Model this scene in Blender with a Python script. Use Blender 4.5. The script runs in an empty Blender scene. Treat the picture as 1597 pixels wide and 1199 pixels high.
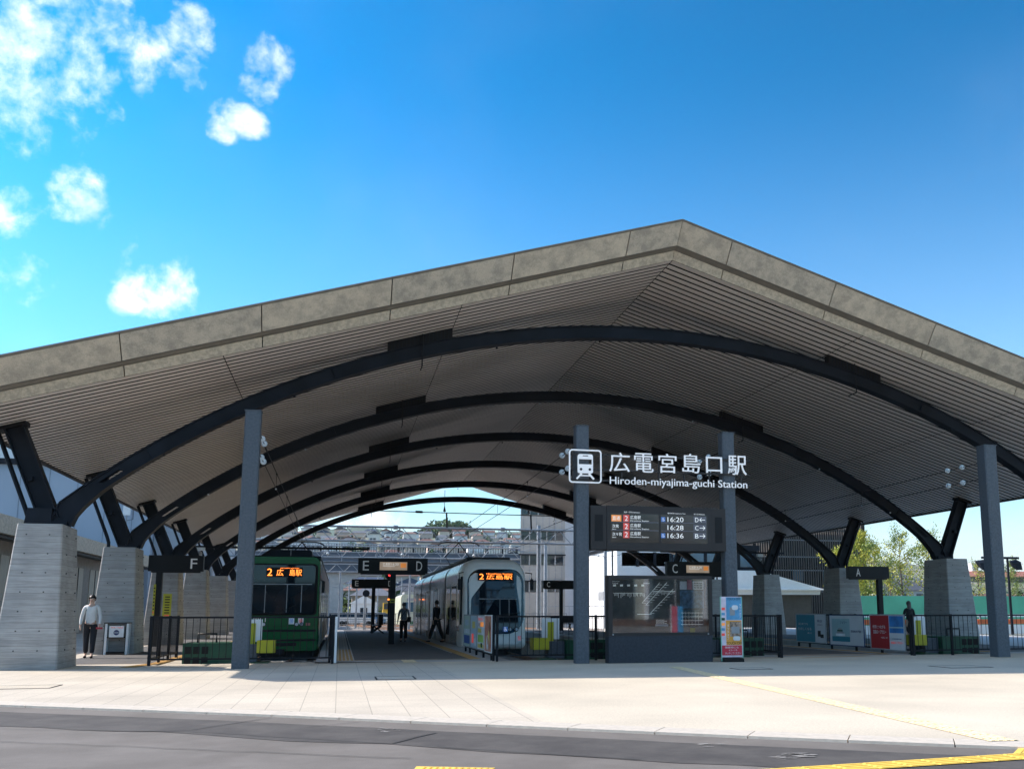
import bpy, math, random
from mathutils import Vector, Matrix, noise
random.seed(7)
R = math.radians
sc = bpy.context.scene
C = sc.collection
# ------------------------------------------------------------------ camera
S = 0.94
CW = 1597.0
YAW, PIT, ROL, FPX, PPX, PPY = 0.249592, 0.158195, -0.001723, 1480.10, 910.76, 716.91
CH = 1.35 * S
F_ = Vector((math.sin(YAW)*math.cos(PIT), math.cos(YAW)*math.cos(PIT), math.sin(PIT)))
R0 = Vector((math.cos(YAW), -math.sin(YAW), 0)); U0 = R0.cross(F_)
R_ = R0*math.cos(ROL) + U0*math.sin(ROL); U_ = U0*math.cos(ROL) - R0*math.sin(ROL)
cd = bpy.data.cameras.new("camera"); cam = bpy.data.objects.new("camera", cd); C.objects.link(cam)
M = Matrix((R_, U_, -F_)).transposed().to_4x4(); M.translation = Vector((0, 0, CH)); cam.matrix_world = M
cd.sensor_width = 36; cd.lens = FPX/CW*36; cd.shift_x = (798.5-PPX)/CW; cd.shift_y = (PPY-599.5)/CW
cd.clip_start = 0.1; cd.clip_end = 60000
sc.camera = cam

def ray(x, y): return F_ + R_*((x-PPX)/FPX) - U_*((y-PPY)/FPX)
def W(x, y, Y):                       # pixel of the photo at depth Y -> (X, Z)
    d = ray(x, y or 890); t = Y/d.y; return d.x*t, CH+d.z*t
def G(x, y, z=0.0):                   # pixel of the photo on level z -> (X, Y)
    d = ray(x, y); t = (z-CH)/d.z; return d.x*t, d.y*t
# ------------------------------------------------------------------ world, sun, exposure
SUND = Vector((-1.17, 0.514, 1.0)).normalized()
SEL = math.asin(SUND.z); SAZ = math.atan2(SUND.x, SUND.y)
w = bpy.data.worlds.new("World"); sc.world = w; w.use_nodes = True
nt = w.node_tree; nt.nodes.clear(); L = nt.links
def nn(t, **k):
    n = nt.nodes.new(t)
    for a, b in k.items(): setattr(n, a, b)
    return n
out = nn('ShaderNodeOutputWorld'); bg = nn('ShaderNodeBackground'); bg.inputs[1].default_value = 0.15
sky = nn('ShaderNodeTexSky', sky_type='NISHITA', sun_disc=False, sun_elevation=SEL, sun_rotation=SAZ, altitude=0, air_density=1.0, dust_density=0.9, ozone_density=1.6)
hs = nn('ShaderNodeHueSaturation'); hs.inputs['Saturation'].default_value = 2.0; hs.inputs['Hue'].default_value = 0.484; hs.inputs['Value'].default_value = 1.2
sc1 = nn('ShaderNodeVectorMath', operation='SCALE'); sc1.inputs['Scale'].default_value = 1/4.4; L.new(sky.outputs[0], sc1.inputs[0])
gm = nn('ShaderNodeGamma'); gm.inputs[1].default_value = 1.65; L.new(sc1.outputs[0], gm.inputs[0])
sc2 = nn('ShaderNodeVectorMath', operation='SCALE'); sc2.inputs['Scale'].default_value = 4.4; L.new(gm.outputs[0], sc2.inputs[0])
L.new(sc2.outputs[0], hs.inputs['Color'])
tc = nn('ShaderNodeTexCoord')
def vmath(op, a, b=None):
    n = nn('ShaderNodeVectorMath', operation=op)
    for i, v in enumerate((a, b)):
        if v is None: continue
        if isinstance(v, tuple): n.inputs[i].default_value = v
        else: L.new(v, n.inputs[i])
    return n
def fmath(op, a, b=None, c=None, clamp=False):
    n = nn('ShaderNodeMath', operation=op, use_clamp=clamp)
    for i, v in enumerate((a, b, c)):
        if v is None: continue
        if isinstance(v, (int, float)): n.inputs[i].default_value = v
        else: L.new(v, n.inputs[i])
    return n.outputs[0]
D = tc.outputs['Generated']
nz = nn('ShaderNodeTexNoise'); nz.inputs['Scale'].default_value = 19; nz.inputs['Detail'].default_value = 12; nz.inputs['Roughness'].default_value = 0.60; nz.inputs['Distortion'].default_value = 0.15
L.new(D, nz.inputs['Vector'])
nz2 = nn('ShaderNodeTexNoise'); nz2.inputs['Scale'].default_value = 9; nz2.inputs['Detail'].default_value = 4
L.new(D, nz2.inputs['Vector'])
wv = vmath('SCALE', vmath('SUBTRACT', nz2.outputs['Color'], (0.5, 0.5, 0.5)).outputs[0]); wv.inputs['Scale'].default_value = 0.035
DW = vmath('ADD', D, wv.outputs[0]).outputs[0]
blobs = [(-0.290, 0.838, 0.458, .062), (-0.255, 0.856, 0.455, .044), (-0.285, 0.822, 0.50, .055), (-0.285, 0.868, 0.415, .026), (-0.1983, 0.8326, 0.5172, .040, .26), (-0.155, 0.845, 0.51, .026, .22), (-0.0876, 0.8632, 0.4972, .024), (-0.080, 0.870, 0.484, .012),
         (-0.1043, 0.8839, 0.4559, .016, .38), (-0.1481, 0.8636, 0.482, .016, .34), (-0.1744, 0.8588, 0.4816, .026, .22), (-0.150, 0.876, 0.460, .024, .20), (-0.296, 0.891, 0.3555, .022), (-0.2455, 0.8972, 0.3705, .024, .40),
         (-0.2134, 0.9141, 0.3448, .018, .34), (-0.1765, 0.9347, 0.3120, .024), (-0.1977, 0.9341, 0.2983, .018), (-0.186, 0.935, 0.302, .020), (-0.1239, 0.8894, 0.4401, .012, .34), (-0.2166, 0.8718, 0.4394, .014, .3), (-0.211, 0.9244, 0.3178, .014, .3), (-0.2835, 0.9125, 0.2948, .020, .26), 
         (0.02, 0.985, 0.13, .05), (0.09, 0.975, 0.16, .045), (-0.7, 0.5, 0.45, .15), (0.3, -0.5, .8, .36), (-0.3, -0.6, 0.75, .36), (0.8, -0.4, 0.6, .34), (-0.7, -0.3, 0.7, .30)]  # clouds with negative y are added behind the camera, unseen, for whiter fill light
acc = None
for bx, by, bz, br, *cp_ in blobs:
    n = Vector((bx, by, bz)).normalized()
    dd = vmath('DISTANCE', DW, tuple(n)).outputs['Value']
    m = fmath('SUBTRACT', 1.0, fmath('DIVIDE', dd, br*1.45))
    if cp_: m = fmath('MINIMUM', m, cp_[0])
    acc = m if acc is None else fmath('MAXIMUM', acc, m)
acc = fmath('MINIMUM', fmath('MAXIMUM', acc, -1.0), 0.52)
cov = fmath('ADD', fmath('SUBTRACT', fmath('MULTIPLY', acc, 1.55), 0.30), fmath('MULTIPLY', fmath('SUBTRACT', nz.outputs['Fac'], 0.5), 4.2))
mr = nn('ShaderNodeMapRange', interpolation_type='SMOOTHSTEP'); L.new(cov, mr.inputs[0]); mr.inputs[1].default_value = -0.10; mr.inputs[2].default_value = 1.30
# thin veil
nz3 = nn('ShaderNodeTexNoise'); nz3.inputs['Scale'].default_value = 3.2; nz3.inputs['Detail'].default_value = 7; nz3.inputs['Roughness'].default_value = .55; L.new(D, nz3.inputs['Vector'])
veil = nn('ShaderNodeMapRange', interpolation_type='SMOOTHSTEP'); L.new(nz3.outputs['Fac'], veil.inputs[0]); veil.inputs[1].default_value = .45; veil.inputs[2].default_value = .85; veil.inputs[4].default_value = 0.05
fac = fmath('MAXIMUM', mr.outputs[0], veil.outputs[0])
ccol = nn('ShaderNodeMix', data_type='RGBA'); ccol.inputs[6].default_value = (5.6, 6.3, 7.2, 1); ccol.inputs[7].default_value = (8.6, 8.7, 8.9, 1)
nz4 = nn('ShaderNodeTexNoise'); nz4.inputs['Scale'].default_value = 14; nz4.inputs['Detail'].default_value = 6; L.new(D, nz4.inputs['Vector'])
mr4 = nn('ShaderNodeMapRange'); L.new(nz4.outputs['Fac'], mr4.inputs[0]); mr4.inputs[1].default_value = .35; mr4.inputs[2].default_value = .62
L.new(mr4.outputs[0], ccol.inputs[0])
mx = nn('ShaderNodeMix', data_type='RGBA'); L.new(fac, mx.inputs[0])
sz = nn('ShaderNodeSeparateXYZ'); L.new(D, sz.inputs[0])
hzf = fmath('MULTIPLY', fmath('POWER', fmath('DIVIDE', fmath('SUBTRACT', 0.54, fmath('MAXIMUM', sz.outputs[2], 0.0), clamp=True), 0.54), 1.9), 0.90)
mh = nn('ShaderNodeMix', data_type='RGBA'); L.new(hzf, mh.inputs[0]); L.new(hs.outputs[0], mh.inputs[6]); mh.inputs[7].default_value = (4.5, 5.0, 5.6, 1); L.new(mh.outputs[2], mx.inputs[6]); L.new(ccol.outputs[2], mx.inputs[7])
L.new(mx.outputs[2], bg.inputs[0]); L.new(bg.outputs[0], out.inputs[0])

sd = bpy.data.lights.new("sun", 'SUN'); sun = bpy.data.objects.new("sun", sd); C.objects.link(sun)
sd.energy = 5.0; sd.angle = R(0.55); sd.color = (1.0, 0.92, 0.82)
sun.rotation_euler = (-SUND).to_track_quat('-Z', 'Y').to_euler(); sun.location = (-30, 20, 40)
vs = sc.view_settings; vs.view_transform = 'Standard'; vs.look = 'None'; vs.exposure = 0.5; vs.gamma = 1
sc.cycles.max_bounces = 8; sc.cycles.diffuse_bounces = 5; sc.cycles.glossy_bounces = 4; sc.cycles.volume_bounces = 0
# ------------------------------------------------------------------ materials
def mat(name, col, rough=.6, metal=0, var=.12, vs_=3.0, bump=0.0, bs=40, emit=0, col2=None, spec=None, stretch=None):
    m = bpy.data.materials.new(name); m.use_nodes = True; t = m.node_tree; N = t.nodes; b = N['Principled BSDF']
    b.inputs['Roughness'].default_value = rough; b.inputs['Metallic'].default_value = metal
    if spec is not None: b.inputs['Specular IOR Level'].default_value = spec
    g = N.new('ShaderNodeNewGeometry'); nz = N.new('ShaderNodeTexNoise'); nz.inputs['Scale'].default_value = vs_; nz.inputs['Detail'].default_value = 6
    src = g.outputs['Position']
    if stretch:
        mp = N.new('ShaderNodeMapping'); mp.inputs['Scale'].default_value = stretch; t.links.new(src, mp.inputs[0]); src = mp.outputs[0]
    t.links.new(src, nz.inputs['Vector'])
    mx = N.new('ShaderNodeMix'); mx.data_type = 'RGBA'
    c2 = col2 if col2 else tuple(c*(1-var) for c in col)
    c1 = col if col2 else tuple(min(1, c*(1+var)) for c in col)
    mx.inputs[6].default_value = (*c1, 1); mx.inputs[7].default_value = (*c2, 1)
    r = N.new('ShaderNodeMapRange'); r.inputs[1].default_value = .35; r.inputs[2].default_value = .65; t.links.new(nz.outputs['Fac'], r.inputs[0])
    t.links.new(r.outputs[0], mx.inputs[0]); t.links.new(mx.outputs[2], b.inputs['Base Color'])
    if bump:
        n2 = N.new('ShaderNodeTexNoise'); n2.inputs['Scale'].default_value = bs; n2.inputs['Detail'].default_value = 4; t.links.new(src, n2.inputs['Vector'])
        bp = N.new('ShaderNodeBump'); bp.inputs['Strength'].default_value = bump; bp.inputs['Distance'].default_value = .02
        t.links.new(n2.outputs['Fac'], bp.inputs['Height']); t.links.new(bp.outputs[0], b.inputs['Normal'])
    if emit:
        t.links.new(mx.outputs[2], b.inputs['Emission Color']); b.inputs['Emission Strength'].default_value = emit
    return m
def nodes(m): return m.node_tree.nodes, m.node_tree.links, m.node_tree.nodes['Principled BSDF']
MT = {}
MT['steel'] = mat('dark_painted_steel', (.011, .014, .020), .55, var=.25, vs_=1.5, spec=.16)
MT['steel_blue'] = mat('blue_grey_galvanised_steel', (.088, .104, .124), .6, var=.14, vs_=22, col2=(.058, .072, .088))
MT['black'] = mat('black_paint', (.008, .008, .009), .5, spec=.25)
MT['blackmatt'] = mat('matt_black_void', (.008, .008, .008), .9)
MT['sign_black'] = mat('sign_black', (.009, .009, .010), .5, spec=.25)
MT['bronze'] = mat('dark_brown_metal', (.034, .030, .029), .5, var=.05, spec=.3)
MT['fence'] = mat('charcoal_fence_paint', (.014, .015, .018), .55, var=.1, spec=.15)
MT['grey'] = mat('grey_metal', (.30, .31, .32), .5)
MT['galv'] = mat('galvanised_pole', (.27, .30, .33), .5, var=.15, vs_=8)
MT['white'] = mat('white_paint', (.78, .78, .77), .5, var=.03)
MT['whitelit'] = mat('white_sign_letters', (.85, .85, .85), .5, var=.01, emit=.16)
MT['letter'] = mat('pale_sign_letters', (.62, .62, .62), .5, var=.02, emit=.08)
MT['green'] = mat('tram_green', (.004, .105, .032), .18, var=.04)
MT['dgreen'] = mat('dark_green_steel', (.005, .060, .028), .45, var=.2)
MT['yellow'] = mat('safety_yellow', (.46, .43, .02), .5, var=.06)
MT['tactile'] = mat('yellow_tactile', (.74, .61, .38), .8, var=.16, vs_=14)
MT['tactile_bright'] = mat('bright_yellow_tactile', (.83, .56, .10), .7, var=.12, vs_=9)
MT['tactile_orange'] = mat('orange_tactile', (.52, .30, .09), .75, var=.18, vs_=9)
MT['platform'] = mat('platform_surface', (.115, .11, .105), .85, var=.14, vs_=2, bump=.3, bs=120)
MT['platform_edge'] = mat('platform_edge_concrete', (.42, .41, .39), .85, var=.08, vs_=3)
MT['ballast'] = mat('track_ballast', (.27, .235, .20), .95, var=.5, vs_=14, bump=1.0, bs=22)
MT['ballast_stone'] = mat('ballast_stone', (.34, .31, .28), .9, var=.35, vs_=9)
MT['rail'] = mat('rusty_rail', (.22, .12, .07), .55, metal=.4, var=.25)
MT['glassdark'] = mat('dark_window_glass', (.018, .026, .034), .06, var=.2, vs_=.8)
MT['glassblue'] = mat('blue_window_glass', (.06, .12, .17), .05, var=.2, vs_=.5)
MT['led'] = mat('orange_led', (1.0, .22, .03), .5, var=.05, emit=2.6)
MT['skin'] = mat('skin', (.55, .36, .27), .6, var=.05)
MT['hair'] = mat('black_hair', (.015, .012, .01), .5)
MT['tie'] = mat('tie_hole', (.07, .07, .07), .9)
MT['leafA'] = mat('yellow_green_leaf', (.50, .46, .05), .6, var=.35, vs_=1.2, col2=(.30, .33, .04))
MT['leafB'] = mat('green_leaf', (.24, .30, .06), .6, var=.35, vs_=1.2, col2=(.12, .18, .03))
MT['leafD'] = mat('dark_leaf', (.045, .095, .03), .7, vs_=.09, col2=(.02, .055, .018))
MT['bark'] = mat('bark', (.13, .10, .075), .9, var=.3, vs_=12)
MT['redroof'] = mat('red_tile', (.36, .14, .10), .8)
MT['lens'] = mat('headlight_lens', (.6, .62, .65), .15)
MT['insul'] = mat('white_porcelain', (.62, .67, .70), .25)

def board_concrete(name, a, b):
    m = mat(name, a, .85, var=.1, vs_=2.2, col2=b); N, K, B = nodes(m)
    base = B.inputs['Base Color'].links[0].from_socket
    g = N.new('ShaderNodeNewGeometry'); sp = N.new('ShaderNodeSeparateXYZ'); K.new(g.outputs['Position'], sp.inputs[0])
    def f(op, x, y=None, cl=False):
        n = N.new('ShaderNodeMath'); n.operation = op; n.use_clamp = cl
        for i, v in enumerate((x, y)):
            if v is None: continue
            if isinstance(v, (int, float)): n.inputs[i].default_value = v
            else: K.new(v, n.inputs[i])
        return n.outputs[0]
    zb = f('DIVIDE', sp.outputs[2], .13); fl = f('FLOOR', zb); fr = f('FRACT', zb)
    line = f('LESS_THAN', fr, .07)
    wn = N.new('ShaderNodeTexWhiteNoise'); wn.noise_dimensions = '1D'; K.new(fl, wn.inputs['W'])
    gr = N.new('ShaderNodeTexNoise'); mp = N.new('ShaderNodeMapping'); mp.inputs['Scale'].default_value = (1.6, 1.6, 26); K.new(g.outputs['Position'], mp.inputs[0]); K.new(mp.outputs[0], gr.inputs['Vector']); gr.inputs['Scale'].default_value = 1.6; gr.inputs['Detail'].default_value = 8
    st = N.new('ShaderNodeMapRange'); K.new(gr.outputs['Fac'], st.inputs[0]); st.inputs[1].default_value = .36; st.inputs[2].default_value = .60; st.inputs[3].default_value = .84; st.inputs[4].default_value = 1.03
    dn = N.new('ShaderNodeTexNoise'); dn.inputs['Scale'].default_value = .9; dn.inputs['Detail'].default_value = 6; K.new(g.outputs['Position'], dn.inputs['Vector'])
    dz = N.new('ShaderNodeMapRange'); K.new(f('ADD', sp.outputs[2], f('MULTIPLY', dn.outputs['Fac'], 1.1)), dz.inputs[0]); dz.inputs[1].default_value = .35; dz.inputs[2].default_value = 1.1; dz.inputs[3].default_value = .80; dz.inputs[4].default_value = 1.0
    v = f('MULTIPLY', f('MULTIPLY', f('MULTIPLY', dz.outputs[0], f('ADD', .90, f('MULTIPLY', wn.outputs['Value'], .16))), f('SUBTRACT', 1.0, f('MULTIPLY', line, .30))), st.outputs[0])
    mu = N.new('ShaderNodeVectorMath'); mu.operation = 'SCALE'; K.new(base, mu.inputs[0]); K.new(v, mu.inputs['Scale']); K.new(mu.outputs[0], B.inputs['Base Color'])
    bp = N.new('ShaderNodeBump'); bp.inputs['Strength'].default_value = .5; bp.inputs['Distance'].default_value = .012; K.new(v, bp.inputs['Height']); K.new(bp.outputs[0], B.inputs['Normal'])
    return m
MT['board'] = board_concrete('board_marked_concrete', (.42, .405, .385), (.35, .338, .32))

def patch_mat(name, a, b, sc_, detail=8, rough=.7, fine=90, lo=.46, hi=.54):
    m = mat(name, a, rough, col2=b, vs_=sc_); N, K, B = nodes(m)
    for n in N:
        if n.type == 'TEX_NOISE': n.inputs['Detail'].default_value = detail; n.inputs['Roughness'].default_value = .68
        if n.type == 'MAP_RANGE': n.inputs[1].default_value = lo; n.inputs[2].default_value = hi
    base = B.inputs['Base Color'].links[0].from_socket
    g = N.new('ShaderNodeNewGeometry'); n2 = N.new('ShaderNodeTexNoise'); n2.inputs['Scale'].default_value = fine; n2.inputs['Detail'].default_value = 3; K.new(g.outputs['Position'], n2.inputs['Vector'])
    r = N.new('ShaderNodeMapRange'); K.new(n2.outputs['Fac'], r.inputs[0]); r.inputs[1].default_value = .3; r.inputs[2].default_value = .7; r.inputs[3].default_value = .82; r.inputs[4].default_value = 1.15
    mu = N.new('ShaderNodeVectorMath'); mu.operation = 'SCALE'; K.new(base, mu.inputs[0]); K.new(r.outputs[0], mu.inputs['Scale']); K.new(mu.outputs[0], B.inputs['Base Color'])
    return m
MT['fascia'] = patch_mat('mottled_phosphated_fascia', (.56, .485, .375), (.37, .325, .26), 2.6, detail=12, fine=55, lo=.40, hi=.60)
MT['fascia_b'] = patch_mat('mottled_phosphated_fascia_b', (.52, .455, .36), (.34, .305, .25), 3.1, detail=12, fine=48, lo=.42, hi=.60)
MT['trim'] = mat('grey_brown_trim', (.17, .155, .13), .6)
MT['strip'] = patch_mat('mottled_lower_strip', (.54, .465, .35), (.38, .33, .255), 9, fine=70, lo=.42, hi=.58)
MT['asphalt'] = patch_mat('worn_asphalt', (.128, .112, .096), (.168, .149, .130), .8, rough=.9, fine=140, lo=.40, hi=.62)
MT['asphalt_patch'] = patch_mat('asphalt_patch', (.052, .046, .042), (.084, .075, .067), 1.6, rough=.9, fine=140, lo=.38, hi=.62)

def soffit_mat():
    m = mat('taupe_soffit_slats', (.61, .56, .51), .45, var=.06, vs_=.6, stretch=(.15, 3.3, .15)); return m
MT['soffit'] = soffit_mat()

def paving_mat(name, a, b, joints):
    m = mat(name, a, .9, col2=b, vs_=60); N, K, B = nodes(m)
    base = B.inputs['Base Color'].links[0].from_socket
    g = N.new('ShaderNodeNewGeometry')
    big = N.new('ShaderNodeTexNoise'); big.inputs['Scale'].default_value = .45; big.inputs['Detail'].default_value = 7; K.new(g.outputs['Position'], big.inputs['Vector'])
    r = N.new('ShaderNodeMapRange'); K.new(big.outputs['Fac'], r.inputs[0]); r.inputs[1].default_value = .3; r.inputs[2].default_value = .7; r.inputs[3].default_value = .84; r.inputs[4].default_value = 1.08
    st = N.new('ShaderNodeTexNoise'); st.inputs['Scale'].default_value = 2.3; st.inputs['Detail'].default_value = 10; st.inputs['Roughness'].default_value = .7; K.new(g.outputs['Position'], st.inputs['Vector'])
    sr = N.new('ShaderNodeMapRange'); K.new(st.outputs['Fac'], sr.inputs[0]); sr.inputs[1].default_value = .60; sr.inputs[2].default_value = .72; sr.inputs[3].default_value = 1.0; sr.inputs[4].default_value = .84
    m0 = N.new('ShaderNodeMath'); m0.operation = 'MULTIPLY'; K.new(r.outputs[0], m0.inputs[0]); K.new(sr.outputs[0], m0.inputs[1])
    gr_ = N.new('ShaderNodeTexNoise'); gr_.inputs['Scale'].default_value = 26; gr_.inputs['Detail'].default_value = 5; K.new(g.outputs['Position'], gr_.inputs['Vector'])
    g2 = N.new('ShaderNodeMapRange'); K.new(gr_.outputs['Fac'], g2.inputs[0]); g2.inputs[1].default_value = .35; g2.inputs[2].default_value = .65; g2.inputs[3].default_value = .93; g2.inputs[4].default_value = 1.06
    m1 = N.new('ShaderNodeMath'); m1.operation = 'MULTIPLY'; K.new(m0.outputs[0], m1.inputs[0]); K.new(g2.outputs[0], m1.inputs[1])
    val = m1.outputs[0]
    if joints:
        mp = N.new('ShaderNodeMapping'); mp.inputs['Rotation'].default_value = (0, 0, R(90)); K.new(g.outputs['Position'], mp.inputs[0])
        br = N.new('ShaderNodeTexBrick'); br.offset = 0; br.inputs['Scale'].default_value = 1; br.inputs['Brick Width'].default_value = .9; br.inputs['Row Height'].default_value = .45
        br.inputs['Mortar Size'].default_value = .007; br.inputs['Color1'].default_value = (1, 1, 1, 1); br.inputs['Color2'].default_value = (.95, .95, .95, 1); br.inputs['Mortar'].default_value = (.66, .65, .63, 1)
        K.new(mp.outputs[0], br.inputs['Vector'])
        mm = N.new('ShaderNodeMath'); mm.operation = 'MULTIPLY'; K.new(val, mm.inputs[0]); K.new(br.outputs['Color'], mm.inputs[1]); val = mm.outputs[0]
    mu = N.new('ShaderNodeVectorMath'); mu.operation = 'SCALE'; K.new(base, mu.inputs[0]); K.new(val, mu.inputs['Scale']); K.new(mu.outputs[0], B.inputs['Base Color'])
    return m
MT['pave'] = paving_mat('pale_slab_paving', (.61, .535, .43), (.515, .455, .365), True)
MT['aggregate'] = paving_mat('exposed_aggregate_paving', (.67, .585, .455), (.52, .455, .355), False)
MT['kerb'] = mat('kerb_granite', (.54, .48, .40), .85, var=.08, vs_=12)

# ------------------------------------------------------------------ mesh builder
class MB:
    def __init__(s): s.v = []; s.f = []; s.m = []; s.mats = []; s.sm = []
    def mi(s, m):
        m = MT[m] if isinstance(m, str) else m
        if m not in s.mats: s.mats.append(m)
        return s.mats.index(m)
    def add(s, vs, fs, m, smooth=False):
        o = len(s.v); s.v += [tuple(p) for p in vs]; k = s.mi(m)
        for f in fs: s.f.append([i+o for i in f]); s.m.append(k); s.sm.append(smooth)
        return s
    def box(s, x0, x1, y0, y1, z0, z1, m):
        vs = [(x, y, z) for z in (z0, z1) for y in (y0, y1) for x in (x0, x1)]
        return s.add(vs, [(0, 2, 3, 1), (4, 5, 7, 6), (0, 1, 5, 4), (2, 6, 7, 3), (0, 4, 6, 2), (1, 3, 7, 5)], m)
    def hull8(s, bot, top, m):          # two quads of 4 points
        return s.add(list(bot)+list(top), [(3, 2, 1, 0), (4, 5, 6, 7), (0, 1, 5, 4), (1, 2, 6, 5), (2, 3, 7, 6), (3, 0, 4, 7)], m)
    def bar(s, a, b, w, h, m, up=(0, 0, 1)):   # rectangular bar from a to b: w across, h along 'up'
        a = Vector(a); b = Vector(b); d = (b-a).normalized(); u = Vector(up); x = d.cross(u)
        if x.length < 1e-4: x = d.cross(Vector((0, 1, 0)))
        x.normalize(); u = x.cross(d); x *= w/2; u *= h/2
        return s.hull8([a-x-u, a+x-u, a+x+u, a-x+u], [b-x-u, b+x-u, b+x+u, b-x+u], m)
    def tube(s, pts, r, m, n=8, r2=None):
        pts = [Vector(p) for p in pts]; k = len(pts); vs = []; fs = []
        for i, p in enumerate(pts):
            d = (pts[min(i+1, k-1)]-pts[max(i-1, 0)]).normalized()
            a = d.cross(Vector((0, 0, 1)) if abs(d.z) < .9 else Vector((0, 1, 0))).normalized(); b = d.cross(a)
            rr = r if r2 is None else r+(r2-r)*i/(k-1)
            for j in range(n):
                t = 2*math.pi*j/n; vs.append(p+a*rr*math.cos(t)+b*rr*math.sin(t))
        for i in range(k-1):
            for j in range(n):
                j2 = (j+1) % n; fs.append((i*n+j, i*n+j2, (i+1)*n+j2, (i+1)*n+j))
        s.add(vs, fs, m, True); o = [tuple(v) for v in vs]
        s.add(o[:n], [tuple(range(n))], m); s.add(o[-n:], [tuple(range(n-1, -1, -1))], m); return s
    def disc(s, c, nrm, r, th, m, n=14):
        c = Vector(c); nrm = Vector(nrm).normalized(); return s.tube([c-nrm*th/2, c+nrm*th/2], r, m, n)
    def ball(s, c, r, m, n=8, sz=1):
        c = Vector(c); vs = []; fs = []
        for i in range(n+1):
            a = math.pi*i/n
            for j in range(2*n):
                t = math.pi*j/n; vs.append((c.x+r*math.sin(a)*math.cos(t), c.y+r*math.sin(a)*math.sin(t), c.z+r*sz*math.cos(a)))
        for i in range(n):
            for j in range(2*n):
                j2 = (j+1) % (2*n); fs.append((i*2*n+j, (i+1)*2*n+j, (i+1)*2*n+j2, i*2*n+j2))
        return s.add(vs, fs, m, True)
    def prismY(s, poly, y0, y1, m):     # poly of (x,z), extruded along y
        n = len(poly); vs = [(x, y0, z) for x, z in poly]+[(x, y1, z) for x, z in poly]
        return s.add(vs, [tuple(range(n)), tuple(range(2*n-1, n-1, -1))]+[(i, i+n, (i+1) % n+n, (i+1) % n) for i in range(n)], m)
    def prismZ(s, poly, z0, z1, m):
        n = len(poly); vs = [(x, y, z0) for x, y in poly]+[(x, y, z1) for x, y in poly]
        return s.add(vs, [tuple(range(n-1, -1, -1)), tuple(range(n, 2*n))]+[(i, (i+1) % n, (i+1) % n+n, i+n) for i in range(n)], m)
    def quad(s, a, b, c, d, m): return s.add([a, b, c, d], [(0, 1, 2, 3)], m)
    def loft(s, secs, m, cap0=True, cap1=True):   # secs: lists of 3-D points, same count
        n = len(secs[0]); vs = [p for q in secs for p in q]; fs = []
        for i in range(len(secs)-1):
            for j in range(n):
                j2 = (j+1) % n; fs.append((i*n+j, i*n+j2, (i+1)*n+j2, (i+1)*n+j))
        s.add(vs, fs, m, True)
        if cap0: s.add(secs[0], [tuple(range(n-1, -1, -1))], m)
        if cap1: s.add(secs[-1], [tuple(range(n))], m)
        return s
    def text(s, txt, x0, x1, z0, z1, y, m, ext=.004, keep=False):   # text fitted in a box of the plane Y=y, facing -Y
        vs, fs = textmesh(txt)
        if not vs: return s
        ax = min(v[0] for v in vs); bx = max(v[0] for v in vs); az = min(v[1] for v in vs); bz = max(v[1] for v in vs)
        kx = (x1-x0)/(bx-ax); kz = (z1-z0)/(bz-az)
        if keep: kx = kz = min(kx, kz)
        pts = [(x0+(v[0]-ax)*kx, y-(v[2]*ext), z0+(v[1]-az)*kz) for v in vs]
        return s.add(pts, fs, m)
    def build(s, name, parent=None, label=None, cat=None, group=None, kind=None, origin=None):
        if parent is not None: o = Vector(parent.get('_o', (0, 0, 0)))
        elif origin is not None: o = Vector(origin)
        else:
            xs = [p[0] for p in s.v]; ys = [p[1] for p in s.v]; zs = [p[2] for p in s.v]
            o = Vector(((min(xs)+max(xs))/2, (min(ys)+max(ys))/2, min(zs)))
        me = bpy.data.meshes.new(name); me.from_pydata([(p[0]-o.x, p[1]-o.y, p[2]-o.z) for p in s.v], [], s.f)
        for m in s.mats: me.materials.append(m)
        me.polygons.foreach_set('material_index', s.m); me.polygons.foreach_set('use_smooth', s.sm); me.update()
        ob = bpy.data.objects.new(name, me); C.objects.link(ob)
        if parent is not None: ob.parent = parent; ob['_o'] = tuple(o)
        else: ob.location = o; ob['_o'] = tuple(o)
        tag(ob, label, cat, group, kind); return ob
_tc = {}
def textmesh(txt):
    if txt in _tc: return _tc[txt]
    cu = bpy.data.curves.new('t', 'FONT'); cu.body = txt; cu.size = 1; cu.resolution_u = 3; cu.extrude = .5
    ob = bpy.data.objects.new('t', cu); C.objects.link(ob); bpy.context.view_layer.update()
    me = bpy.data.meshes.new_from_object(ob.evaluated_get(bpy.context.evaluated_depsgraph_get()))
    vs = [tuple(v.co) for v in me.vertices]; fs = [tuple(p.vertices) for p in me.polygons]
    C.objects.unlink(ob); bpy.data.objects.remove(ob); bpy.data.curves.remove(cu); bpy.data.meshes.remove(me)
    _tc[txt] = (vs, fs); return _tc[txt]
def tag(o, label=None, cat=None, group=None, kind=None):
    if label: o['label'] = label
    if cat: o['category'] = cat
    if group: o['group'] = group
    if kind: o['kind'] = kind
def thing(name, loc, label, cat, group=None):
    o = bpy.data.objects.new(name, None); C.objects.link(o); o.location = loc; o.empty_display_size = .3
    o['_o'] = tuple(loc); tag(o, label, cat, group); return o
def dup(root, loc, rz=0, label=None, group=None, parent=None):
    r = root.copy(); C.objects.link(r); r.location = loc
    if rz: r.rotation_euler.z = rz
    if label: r['label'] = label
    if group: r['group'] = group
    if parent: r.parent = parent
    for ch in list(root.children):
        c = ch.copy(); C.objects.link(c); c.parent = r
        for g in list(ch.children):
            d = g.copy(); C.objects.link(d); d.parent = c
    return r
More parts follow.
